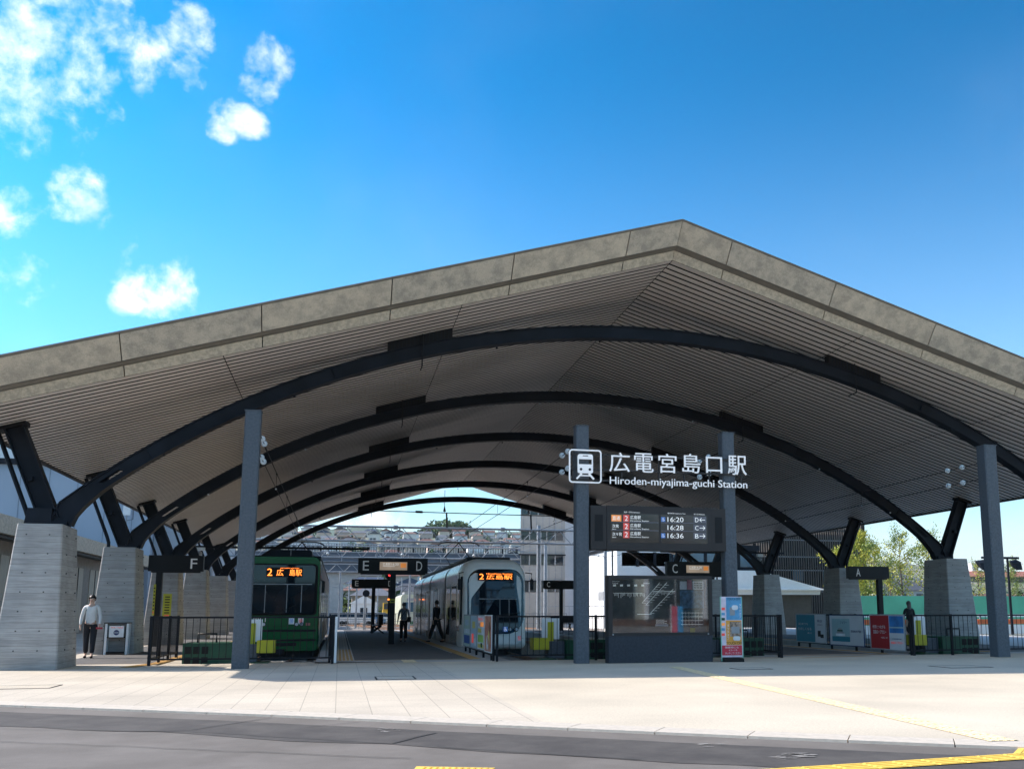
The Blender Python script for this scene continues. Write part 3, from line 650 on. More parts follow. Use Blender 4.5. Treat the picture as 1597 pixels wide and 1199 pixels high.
# ------------------------------------------------------------------ departure board
YB = 23.12
t = thing('departure_board', (7.9, YB, 2.79), 'wide dark departure board with two screens hung between the two sign posts', 'departure board')
b = MB(); bx0, bx1, bz0, bz1 = 6.07, 9.72, 2.80, 3.93
b.box(bx0+.42, bx1-.40, YB, YB+.42, bz0, bz1, 'bronze'); b.build('cabinet', t)
for x0, x1 in ((bx0, bx0+.415), (bx1-.395, bx1)):
    b = MB(); b.box(x0, x1, YB+.01, YB+.40, bz0+.01, bz1-.01, 'bronze'); sp = b.build('speaker_panel', t)
    MB().box(x0+.1, x1-.1, YB+.004, YB+.01, bz0+.22, bz1-.24, 'sign_black').build('grille', sp)
scr = mat('unlit_screen', (.035, .030, .026), .12, var=.3, vs_=1.3, emit=.35)
def px_box(b, a, c, e, f, y, m, th=.002):
    x0, z1 = W(a, c, y); x1, z0 = W(e, f, y); b.box(x0, x1, y-th, y, z0, z1, m); return x0, x1, z0, z1
def ptext(b, txt, a, c, e, f, y, m, keep=False):
    x0, z1 = W(a, c, y); x1, z0 = W(e, f, y); b.text(txt, x0, x1, z0, z1, y, m, .002, keep)
MT['tw'] = mat('screen_white', (.8, .8, .78), .5, var=.01, emit=.35); MT['torange'] = mat('screen_orange', (.75, .25, .05), .5, emit=.4); MT['tred'] = mat('screen_red', (.5, .06, .05), .5, emit=.4); MT['tblue'] = mat('screen_blue', (.05, .13, .35), .5, emit=.4); MT['tgrey'] = mat('screen_grey', (.07, .07, .09), .3, emit=.3)
b = MB(); px_box(b, 952, 800, 1028, 846.5, YB-.002, scr); px_box(b, 1030, 802, 1103.5, 848, YB-.002, scr); b.build('screen', t)
def wheelchair(b, x, z, s, y, m):
    b.disc((x-.05*s, y, z+.38*s), (0, 1, 0), .10*s, .002, m, 10); b.bar((x-.05*s, y, z+.26*s), (x-.02*s, y, z-.02*s), .002, .09*s, m, up=(1, 0, 0)); b.bar((x-.02*s, y, z-.02*s), (x+.22*s, y, z-.04*s), .002, .08*s, m); b.bar((x+.22*s, y, z-.04*s), (x+.34*s, y, z-.30*s), .002, .07*s, m, up=(1, 0, 0))
    pts = [(x-.02*s+.28*s*math.cos(R(a)), y, z-.12*s+.28*s*math.sin(R(a))) for a in range(120, 361, 24)]
    for i in range(len(pts)-1): b.bar(pts[i], pts[i+1], .002, .06*s, m)
b = MB(); y2 = YB-.006
px_box(b, 953.5, 802.5, 969, 813, y2, 'torange'); ptext(b, '直通', 955, 804, 967, 811, y2-.003, 'tw')
for i, (lab, tm, pl) in enumerate((('', '16:20', 'D←'), ('次発', '16:28', 'C→'), ('次々発', '16:36', 'B→'))):
    z = 12.6*i; px_box(b, 972, 802.5+z, 981.5, 813.5+z, y2, 'tred'); ptext(b, '2', 974.3, 804+z, 979.3, 812+z, y2-.003, 'tw')
    ptext(b, '広島駅', 983, 803.5+z, 999.5, 809.5+z, y2, 'tw'); ptext(b, 'Hiroshima Station', 983, 810.5+z, 1012, 813.3+z, y2, 'tw')
    if lab: ptext(b, lab, 955, 804.5+z, 955+5*len(lab), 810+z, y2, 'tw'); ptext(b, 'Next', 955, 811+z, 961, 813+z, y2, 'tw')
    if i != 1:
        px_box(b, 1031, 806+z, 1037.5, 813.5+z, y2, 'tblue'); xw_, zw_ = W(1034.2, 809.8+z, y2); wheelchair(b, xw_, zw_, .095, y2-.004, 'tw')
    ptext(b, tm, 1041, 806+z, 1066, 814+z, y2, 'tw'); px_box(b, 1081.5, 805+z, 1101.5, 815+z, y2, 'tgrey'); ptext(b, pl[0], 1084, 807+z, 1089.5, 814+z, y2-.003, 'tw')
    xa, za = W(1091, 810.5+z, y2); xb, _ = W(1099.5, 810.5+z, y2); b.box(xa, xb, y2-.006, y2-.003, za-.008, za+.008, 'tw')
    s = 1 if pl[1] == '→' else -1; xt = xb if s > 0 else xa
    for e in (-1, 1): b.bar((xt, y2-.005, za), (xt-s*.055, y2-.005, za+e*.05), .004, .016, 'tw', up=(0, 0, 1))
ptext(b, '系統・行先 Destination', 973, 797, 998, 800, y2, 'tw'); ptext(b, '発車時刻 Departure Time', 1041, 799, 1069, 802, y2, 'tw'); ptext(b, 'のりば Platform', 1082, 800.3, 1099, 803, y2, 'tw')
for z in (1, 2):
    px_box(b, 953, 802+12.6*z-.8, 1027, 802+12.6*z-.4, y2, 'tgrey'); px_box(b, 1031, 803.5+12.6*z-.8, 1102, 803.5+12.6*z-.4, y2, 'tgrey')
b.build('display_text', t)
# ------------------------------------------------------------------ display case
YK = 23.0
t = thing('display_case', (7.88, YK+.15, 0), 'dark glazed notice case on a solid slate plinth between the two sign posts', 'display case')
MB().box(6.49, 9.23, YK, YK+.34, 0, .66, mat('slate_plinth', (.020, .026, .037), .6, var=.3, vs_=18)).build('plinth', t)
b = MB(); fw = .10
b.box(6.49, 9.25, YK, YK+.33, 2.08, 2.16, 'bronze'); b.box(6.49, 9.25, YK, YK+.33, .663, .74, 'bronze'); b.box(6.49, 6.49+fw, YK, YK+.33, .74, 2.08, 'bronze'); b.box(9.25-fw, 9.25, YK, YK+.33, .74, 2.08, 'bronze'); b.build('frame', t)
MB().box(6.6, 9.14, YK+.16, YK+.2, .745, 2.075, mat('case_back_panel', (.055, .065, .062), .4, var=.2)).build('back_panel', t)
gl = mat('case_glass', (.9, .9, .9), .02); N, K, B = nodes(gl); B.inputs['Transmission Weight'].default_value = 1; B.inputs['IOR'].default_value = 1.95
MB().box(6.595, 9.145, YK+.02, YK+.028, .745, 2.075, gl).build('glass', t)
b = MB(); yn = YK+.155
ppr = mat('notice_paper', (.85, .88, .90), .8, var=.06, vs_=20); mpl = mat('route_map_print', (.8, .9, .88), .7, emit=.15); bl = mat('blue_map_sheet', (.06, .16, .26), .6, var=.4, vs_=12)
for q in ((1060, 906, 1071, 919, ppr), (1071.5, 904, 1079, 919, mat('pink_notice', (.7, .3, .36), .8)), (1080, 906, 1097, 919, ppr), (1076, 1-1+979, 1084, 988, 'yellow')): px_box(b, *q[:4], yn, q[4])
for i in range(9): ptext(b, ('時刻表', '路線図', 'のりば', 'ICカード')[i % 4], 1082, 908+i % 3*3.4, 1095, 910.4+i % 3*3.4, yn-.003, 'sign_black')
px_box(b, 1060, 920, 1098, 948, yn, bl); px_box(b, 1060, 950, 1098, 977, yn, mat('station_plan_sheet', (.05, .09, .11), .6, var=.5, vs_=16))
for (a, c, e, f) in ((1001, 940, 1029, 908), (1007, 943, 1040, 908), (1014, 956, 1050, 918)):
    x0, z0 = W(a, c, yn); x1, z1 = W(e, f, yn); b.bar((x0, yn-.003, z0), (x1, yn-.003, z1), .004, .012, mpl)
    for k in range(9):
        q = k/9; x, z = x0+(x1-x0)*q, z0+(z1-z0)*q; b.box(x, x+.11, yn-.004, yn-.002, z-.004, z+.004, mpl)
for (a, c, e) in ((956, 924, 1001), (1018, 921, 1053), (994, 957, 1016)): px_box(b, a, c, e, c+.8, yn, mpl)
for k in range(26):
    if k % 5: px_box(b, 956+k*2.0, 924.5, 956.6+k*2.0, 924.5+random.uniform(3, 8), yn, mpl)
for k in range(16): px_box(b, 1019+k*2.1, 921.5, 1019.6+k*2.1, 921.5+random.uniform(3, 6), yn, mpl)
for k in range(5): px_box(b, 956+k*11, 911, 960.5+k*11, 914, yn, mpl)
ptext(b, '路線図 Route Map', 951, 905, 966, 907, yn, mpl); ptext(b, '宮島線', 954, 908, 964, 910.4, yn, mpl); ptext(b, '市内線', 1003, 908, 1013, 910.4, yn, mpl)
px_box(b, 1022, 973, 1042, 976, yn, ppr)
for k in range(4): px_box(b, 1023, 966+k*1.7, 1036+k % 2*4, 966.6+k*1.7, yn, mpl)
for k in range(6): px_box(b, 1064+k*5, 953, 1064.6+k*5, 975, yn-.003, mpl)
for k in range(4): px_box(b, 1062, 955+k*6, 1096, 955.5+k*6, yn-.003, mpl)
b.build('notices', t)
b = MB()
for x in (6.60, 9.12): b.disc((x, YK-.004, .70), (0, 1, 0), .022, .012, 'grey', 10)
b.build('lock', t)
# ------------------------------------------------------------------ advertising banner stand
YV = 22.9
t = thing('banner_stand', (9.8, YV, 0), 'narrow upright advertising banner with blue, orange and red blocks on a small black foot', 'banner stand')
sky_ = mat('ad_blue', (.10, .33, .55), .5, var=.12, vs_=6); org = mat('ad_orange', (.78, .36, .06), .5, var=.1, vs_=6); red = mat('ad_red', (.62, .03, .06), .5, var=.05); pnk = mat('ad_pink', (.72, .62, .70), .5, var=.1, vs_=6); wh = mat('ad_white', (.75, .77, .78), .5)
b = MB(); x0, x1, z0, z1 = px_box(b, 1124, 930, 1158, 1024, YV, pnk, .012); b.build('banner', t)
b = MB(); y3 = YV-.014
px_box(b, 1132, 931, 1157, 966, y3, sky_); px_box(b, 1132, 967, 1157, 1005, y3, org); px_box(b, 1126, 1006, 1157.5, 1021, y3, red); px_box(b, 1138, 969, 1156, 992, y3-.002, mat('ad_photo', (.32, .22, .16), .5, var=.6, vs_=14))
ptext(b, 'TOUCH OFF', 1134, 931.5, 1154, 935.5, y3-.003, 'sign_black'); ptext(b, 'TOUCH OFF', 1133, 1000.5, 1157, 1004.3, y3-.003, 'sign_black')
for k, ch in enumerate('タッチオフ'): ptext(b, ch, 1152.5, 941+4.6*k, 1156, 944.8+4.6*k, y3-.003, wh); ptext(b, ch, 1134, 973+5*k, 1137.2, 977+5*k, y3-.003, wh)
b2 = MB()
xa, za = W(1146, 947, y3); b.prismY(rrect(xa, za, .085, .06, .05, .05), y3-.006, y3-.003, wh); xa, za = W(1142, 953, y3); b.prismY(rrect(xa, za, .07, .10, .01, .01), y3-.005, y3-.002, 'grey')
xa, za = W(1149, 995, y3); b.prismY(rrect(xa, za, .10, .055, .05, .05), y3-.007, y3-.003, wh); xa, za = W(1147, 982, y3); b.prismY(rrect(xa, za, .11, .085, .01, .01), y3-.007, y3-.004, 'grey')
for k, c_ in enumerate(('tred', sky_, 'dgreen', 'torange', sky_, 'tred')): px_box(b, 1125.3, 947+k*8, 1130.5, 951+k*8, y3, c_)
ptext(b, '降車時にも', 1131, 1007.5, 1152, 1010.5, y3-.003, wh); ptext(b, 'ICカードを', 1137, 1012, 1150, 1014.5, y3-.003, wh); ptext(b, 'タッチしてください', 1131, 1016.5, 1156, 1019.5, y3-.003, wh)
b.build('print', t)
b = MB(); b.prismY(rrect((x0+x1)/2, .05, .27, .05, .045, .01), YV-.12, YV+.12, 'black'); b.build('foot', t)
b = MB()
for x in (x0-.012, x1+.012): b.box(x-.012, x+.012, YV-.012, YV+.012, .02, z1, mat('green_clear_frame', (.25, .55, .42), .3))
b.build('frame', t)
# ------------------------------------------------------------------ fences
def fence(a, c, label, posts=None, pitch=.155, h=1.16, mat_='fence', name='barrier_fence', cat='fence', group=None, r=.009):
    a = Vector(a); c = Vector(c); l = (c-a).length; t_ = (c-a).normalized()
    t = thing(name, (*a, 0), label, cat, group)
    MB().bar((*a, h-.02), (*c, h-.02), .05, .045, mat_).build('rail', t); MB().bar((*a, .15), (*c, .15), .045, .04, mat_).build('rail', t)
    b = MB(); n = int(l/pitch)
    for k in range(1, n): p = a+t_*(l*k/n); b.tube([(*p, .16), (*p, h-.03)], r, mat_, 5)
    b.build('balusters', t)
    for q in (posts if posts is not None else [0, l]):
        p = a+t_*q; n_ = Vector((-t_.y, t_.x)); b = MB(); b.bar((*p, 0.0), (*p, h+.015), .06, .06, mat_, up=(t_.x, t_.y, 0)); b.build('post', t)
    return t
fence((-4.36, 25.0), (-.12, 24.82), 'dark railing in front of the green tram with a post of the forecourt before it', [0, 4.24])
fence((-4.40, 25.15), (-4.40, 29.2), 'dark railing running back beside the left platform edge', [.02, 1.35, 2.7, 4.05])
fence((-.20, 25.05), (-.20, 30.6), 'dark railing running back along the edge of the middle platform beside the green tram', [.4, 1.8, 3.2, 4.6, 5.5])
MB().box(-.085, -.03, 24.80, 24.85, 0.02, 1.15, 'white').build('marker_strip', label='thin white upright strip beside the end post of the railing by the green tram', cat='marker strip')
fence((3.98, 24.72), (11.86, 24.5), 'long dark railing before the white tram, running behind the display case', [0, 2.62, 5.25, 7.88])
tq = fence((3.93, 24.95), (4.02, 31.4), 'dark railing running back beside the white tram and carrying four posters', [.05, .4, 2.0, 3.6, 5.2, 6.4])
fence((11.90, 24.7), (11.98, 31.0), 'dark railing running back beside the third track, right of the advertising stand', [.05, 1.6, 3.2, 4.8, 6.3], pitch=.13)
tb = fence((16.1, 24.75), (16.36, 32.4), 'dark railing carrying three big banners beside the fourth track', [.05, 1.7, 3.3, 5.0, 6.7, 7.6])
fence((16.05, 24.6), (24.2, 24.9), 'dark railing in front of the green buffer stop at the right', [0, 1.3, 2.75, 5.0, 7.3, 8.1])
rj = MB()
# posters on the white tram's railing
def panel(name, x, y0, y1, z0, z1, m, label, cat, group=None, frame='grey'):
    t = thing(name, (x, (y0+y1)/2, 0), label, cat, group)
    MB().box(x-.005, x+.005, min(y0, y1), max(y0, y1), z0, z1, m).build('sheet', t)
    b = MB(); ya, yb = min(y0, y1), max(y0, y1)
    for q in ((ya-.03, ya-.002, z0, z1), (yb+.002, yb+.03, z0, z1), (ya-.03, yb+.03, z1+.001, z1+.03), (ya-.03, yb+.03, z0-.03, z0-.001)): b.box(x-.012, x+.012, *q, frame)
    b.build('frame', t); return t
def sidebits(t, x, bits):            # bits on a panel facing -X : (y0,y1,z0,z1,mat)
    b = MB()
    for i, (ya, yb, za, zb, m) in enumerate(bits): b.box(x-.0085-.0006*i, x-.006, min(ya, yb), max(ya, yb), za, zb, m)
    return b.build('print', t)
def sidetext(b, txt, ya, yb, za, zb, x, m):     # reads left to right with Y decreasing (seen from -X)
    vs, fs = textmesh(txt); ax = min(v[0] for v in vs); bx = max(v[0] for v in vs); az = min(v[1] for v in vs); bz = max(v[1] for v in vs)
    b.add([(x-v[2]*.002, ya+(v[0]-ax)/(bx-ax)*(yb-ya), za+(v[1]-az)/(bz-az)*(zb-za)) for v in vs], fs, m)
sage = mat('poster_pale_green', (.50, .60, .50), .5, var=.15, vs_=9); aqua = mat('poster_pale_blue', (.50, .60, .66), .5, var=.12, vs_=9); lime = mat('poster_lime', (.40, .62, .12), .5, var=.2, vs_=9); food = mat('poster_food_red', (.50, .13, .09), .5, var=.3, vs_=5, col2=(.62, .34, .20)); ylw = mat('poster_yellow', (.75, .60, .15), .5)
XP_ = 3.90
d = [(30.9, 29.4), (29.3, 27.9), (27.8, 26.45), (26.35, 25.15)]
t = panel('poster', XP_, *d[0], .22, 1.15, sage, 'pale green and blue poster, farthest of the four on the railing by the white tram', 'poster', 'posters on the railing by the white tram')
sidebits(t, XP_, [(30.8, 29.5, .30, .55, mat('poster_deep_blue', (.05, .12, .35), .5)), (30.8, 29.5, .60, .74, wh), (30.6, 29.8, .85, 1.02, aqua)])
t = panel('poster', XP_, *d[1], .22, 1.15, aqua, 'pale blue poster with a yellow patch beside the green one', 'poster', 'posters on the railing by the white tram')
sidebits(t, XP_, [(28.9, 28.3, .78, .98, ylw), (29.0, 28.6, .35, .62, 'tred'), (28.4, 28.1, .28, .5, wh)])
t = panel('poster', XP_, *d[2], .22, 1.15, wh, 'white poster with lime green and orange blocks, second nearest on that railing', 'poster', 'posters on the railing by the white tram')
pb = sidebits(t, XP_, [(27.7, 26.6, .42, .62, lime), (27.2, 26.6, .85, .98, 'torange'), (27.7, 26.55, .26, .36, ylw), (27.7, 27.0, .68, .80, ylw), (27.1, 26.8, .28, .40, 'green')])
b = MB(); sidetext(b, '宮島グルメ', 27.65, 26.7, 1.02, 1.10, XP_-.010, 'tred'); sidetext(b, 'お土産', 27.6, 27.25, .86, .96, XP_-.010, 'sign_black'); b.build('print', t)
t = panel('poster', XP_, *d[3], .22, 1.15, food, 'reddish brown food poster nearest the front of the railing by the white tram', 'poster', 'posters on the railing by the white tram', 'white')
b = MB()
for (cy, cz, ry, rz, m) in ((25.65, .62, .22, .36, food), (25.6, .55, .12, .22, ylw), (25.85, .45, .16, .2, wh), (25.5, .85, .12, .16, mat('poster_brown', (.2, .07, .03), .5))):
    b.add([(XP_-.009-.001*random.random(), cy+ry*math.cos(6.283*k/16), cz+rz*math.sin(6.283*k/16)) for k in range(16)], [tuple(range(16))], m)
b.build('print', t)
# three big banners at the right
bt = mat('banner_teal', (.015, .20, .27), .5, var=.03); br = mat('banner_red', (.34, .006, .012), .5, var=.03); bw = mat('banner_white', (.55, .58, .60), .5, var=.03); navy = mat('banner_navy', (.015, .03, .12), .5); sea = mat('banner_sea', (.02, .16, .42), .5, var=.3, vs_=3); mint = mat('banner_mint', (.30, .47, .50), .5, var=.05)
XB = 16.06
t = panel('banner', XB, 31.9, 29.75, .20, 1.15, bw, 'teal and white banner, leftmost of the three big banners by the fourth track', 'banner', 'big banners on the railing', 'grey')
sidebits(t, XB, [(31.88, 30.5, .21, 1.14, bt), (30.3, 30.1, .40, .60, 'black'), (30.12, 29.9, .36, .48, 'black')])
b = MB(); sidetext(b, 'はじめてでも', 31.7, 31.0, .78, .86, XB-.012, bw); sidetext(b, 'たのしくなる', 31.75, 30.75, .60, .70, XB-.012, bw); sidetext(b, 'あい!', 31.05, 30.75, .48, .54, XB-.012, bw)
sidetext(b, '時計', 30.3, 29.95, .88, .98, XB-.012, navy); sidetext(b, '宮島口', 30.3, 29.95, .78, .82, XB-.012, navy); b.build('print', t)
t = panel('banner', XB, 29.45, 27.3, .17, 1.12, bw, 'white banner with a ferry picture in a dark blue frame, middle of three', 'banner', 'big banners on the railing', navy)
sidebits(t, XB, [(29.3, 28.15, .35, 1.02, mint), (29.3, 28.15, .28, .44, bt), (29.05, 28.45, .46, .54, wh), (29.0, 28.55, .545, .60, 'grey'), (28.95, 28.6, .605, .66, 'dgreen'), (28.88, 28.66, .665, .71, 'grey')])
b = MB(); sidetext(b, 'フェリー', 28.75, 28.3, .86, .94, XB-.014, navy); sidetext(b, '宮島松大汽船', 28.08, 27.45, .58, .66, XB-.014, navy); b.build('print', t)
t = panel('banner', XB, 26.9, 25.05, .13, 1.14, bw, 'red banner with white handwriting and a blue sea photo, rightmost of three big banners', 'banner', 'big banners on the railing', 'grey')
sidebits(t, XB, [(26.88, 25.85, .14, 1.13, br), (25.82, 25.08, .62, 1.12, sea), (25.82, 25.08, .76, .80, mint)])
b = MB(); sidetext(b, '世界とつながる', 26.75, 26.05, .74, .84, XB-.012, wh); sidetext(b, '宮島ロープウエー', 26.72, 26.0, .58, .70, XB-.012, wh); sidetext(b, 'へ行こう!', 26.3, 25.95, .44, .50, XB-.012, wh)
sidetext(b, 'miyajima', 25.7, 25.2, .42, .47, XB-.012, navy); sidetext(b, '宮島ロープウエー', 25.76, 25.12, .30, .37, XB-.012, 'tred'); b.build('print', t)
# ------------------------------------------------------------------ platform signs
def psign(x0, x1, y, z0, z1, letters, px_, label, scrn=None, th=.28):
    t = thing('platform_sign', (px_, y, 0), label, 'platform sign')
    b = MB(); b.box(x0, x1, y-th/2, y+th/2, z0+.05, z1, 'sign_black'); b.box(x0+.1, x1-.1, y-th/2+.02, y+th/2-.02, z0, z0+.05, 'black'); b.build('sign_box', t)
    b = MB(); b.box(px_-.11, px_+.11, y-.1, y+.1, 0, z0, 'black'); b.build('post', t)
    b = MB(); h = (z1-z0)*.58; zc = (z0+z1)/2+.02
    for ch, xc in letters: b.text(ch, xc-h*.31, xc+h*.31, zc-h/2, zc+h/2, y-th/2, 'letter', .006)
    b.build('letter', t)
    for xc, _ in [(l[1], 0) for l in letters]:
        s = 1 if xc < (x0+x1)/2 else -1
        if len(letters) > 1: MB().box(xc+s*.42-.09, xc+s*.42+.09, y-th/2-.004, y-th/2-.001, zc-.16, zc+.12, 'black').build('camera_panel', t)
    if scrn:
        xa, xb = scrn; b = MB(); b.box(xa, xb, y-th/2-.012, y-th/2-.001, zc-.17, zc+.15, mat('warm_lcd', (.42, .31, .22), .4, var=.15, vs_=2, emit=.35)); s_ = b.build('screen', t)
        b = MB(); b.box(xb-.26, xb-.04, y-th/2-.016, y-th/2-.013, zc-.07, zc+.11, 'torange'); b.text('広島駅', xa+.12, xa+.42, zc+.01, zc+.12, y-th/2-.013, 'tw', .002); b.text('16:20', xb-.62, xb-.34, zc+.02, zc+.11, y-th/2-.013, 'tw', .002); b.box(xa+.12, xa+.6, y-th/2-.016, y-th/2-.013, zc-.03, zc-.015, 'tw'); b.build('display_text', s_)
    return t
psign(.66, 3.40, 39.1, 2.74, 3.39, [('E', .96), ('D', 3.06)], 2.04, 'nearer black E and D platform sign on the middle platform, with a lit screen', (1.5, 2.58))
psign(.70, 3.40, 63, 2.75, 3.33, [('E', 1.02), ('D', 3.1)], 2.09, 'farther black E and D platform sign, partly hidden by the nearer post')
psign(-7.02, -5.08, 38.9, 2.74, 3.39, [('F', -5.42)], -6.62, 'black F platform sign above the left platform')
psign(13.62, 16.6, 39.1, 2.74, 3.39, [('C', 13.98), ('B', 16.24)], 14.9, 'nearer black C platform sign with a lit screen, behind the display case', (14.5, 15.55))
psign(13.2, 16.0, 63, 2.75, 3.33, [('C', 13.55), ('B', 15.6)], 14.45, 'farther black C platform sign seen left of the display case')
psign(22.32, 24.35, 39.1, 2.68, 3.27, [('A', 22.78)], 23.9, 'black A platform sign beside the right concrete pillar')
for (xa, za, xb, zb, lab, tx) in ((-6.78, 1.15, -6.70, 2.3, 'narrow yellow strip sign on the post of the F platform sign', ''), (-6.42, 1.05, -6.12, 1.95, 'yellow notice with a red arrow beside the F platform sign post', 'のりば')):
    b = MB(); b.box(xa, xb, 38.76, 38.775, za, zb, 'yellow')
    for k in range(8):
        q_ = (xb-xa)*.28; b.box((xa+xb)/2-q_, (xa+xb)/2+q_, 38.754, 38.759, za+.08+k*(zb-za-.12)/8, za+.08+(k+.4)*(zb-za-.12)/8, 'sign_black' if k else 'tred')
    b.build('yellow_notice', label=lab, cat='notice')
b = MB(); b.box(1.93, 2.15, 38.975, 38.99, 1.62, 1.78, 'yellow'); b.box(1.97, 2.11, 38.965, 38.97, 1.66, 1.70, 'sign_black'); b.build('yellow_notice', label='small yellow sticker on the post of the nearer E and D sign', cat='notice')
# ------------------------------------------------------------------ buffer stops
def buffer(xc, mir, label):
    t = thing('buffer_stop', (xc, 26, -.35), label, 'buffer stop', 'green buffer stops at the track ends'); s = mir
    def bx(a, c, y0, y1, z0, z1, m, b): x0, x1 = sorted((xc+s*a, xc+s*c)); b.box(x0, x1, y0, y1, z0, z1, m); return b
    bx(.35, 1.62, 25.75, 26.9, -.12, .50, 'dgreen', MB()).build('side_housing', t)
    b = MB()
    for k in range(3):
        for j in range(2): bx(1.02+k*.2, 1.17+k*.2, 25.735, 25.748, -.02+j*.26, .16+j*.26, 'blackmatt', b)
    b.build('vent', t)
    bx(-.55, -.12, 25.85, 26.4, .24, .55, 'yellow', MB()).build('bumper_pad', t)
    bx(-.12, .33, 25.95, 26.5, .0, .45, 'steel_blue', MB()).build('damper', t)
    bx(-.18, .32, 26.55, 26.6, .5, 1.08, 'white', MB()).build('plate', t)
    bx(-.02, .15, 26.52, 26.545, .42, .98, 'yellow', MB()).build('yellow_bar', t)
    b = MB()
    for (a, c) in ((-1.0, .55), (.1, 1.75)):
        x = [xc+s*a, xc+s*((a+c)/2-.2), xc+s*((a+c)/2+.2), xc+s*c]
        b.hull8([(x[0], 25.35, -.34), (x[3], 25.35, -.34), (x[3], 26.3, -.34), (x[0], 26.3, -.34)], [(x[1], 25.5, .02), (x[2], 25.5, .02), (x[2], 26.3, .02), (x[1], 26.3, .02)], 'dgreen')
    b.build('base', t)
    b = MB(); b.tube([(xc+s*.9, 26.3, .5), (xc+s*.9, 26.3, .72), (xc+s*1.35, 26.3, .72), (xc+s*1.35, 26.3, .5)], .025, 'black', 6); b.build('handle', t)
    return t
buffer(-2.12, -1, 'green buffer stop with a yellow pad in front of the green tram')
buffer(5.72, 1, 'green buffer stop with a yellow pad right of the white tram')
buffer(10.3, 1, 'green buffer stop mostly hidden behind the display case and advertising stand')
buffer(17.45, 1, 'green buffer stop behind the right railing, below the right concrete pillar')
# ------------------------------------------------------------------ trams
def pant(t, x, y, z, dx=1):
    b = MB(); m = 'black'
    b.tube([(x-.35, y, z), (x-.55, y+.6, z+.45), (x, y+.1, z+1.05)], .022, m, 6); b.tube([(x+.35, y, z), (x+.55, y+.6, z+.45), (x, y+.1, z+1.05)], .022, m, 6)
    b.tube([(x-.95, y+.1, z+.93), (x-.8, y+.1, z+1.03), (x-.55, y+.1, z+1.08), (x+.55, y+.1, z+1.08), (x+.8, y+.1, z+1.03), (x+.95, y+.1, z+.93)], .028, m, 6)
    b.box(x-.4, x+.4, y-.2, y+.3, z-.05, z+.03, m); return b.build('pantograph', t)
MT['silver'] = mat('silver_tram_side', (.50, .51, .53), .22, metal=.55, var=.05); MT['twhite'] = mat('white_tram_front', (.88, .82, .76), .3, var=.02); MT['cream'] = mat('cream_tram', (.55, .56, .42), .4)
MT['windscreen'] = mat('tram_windscreen', (.006, .012, .018), .04, var=.3, vs_=1)
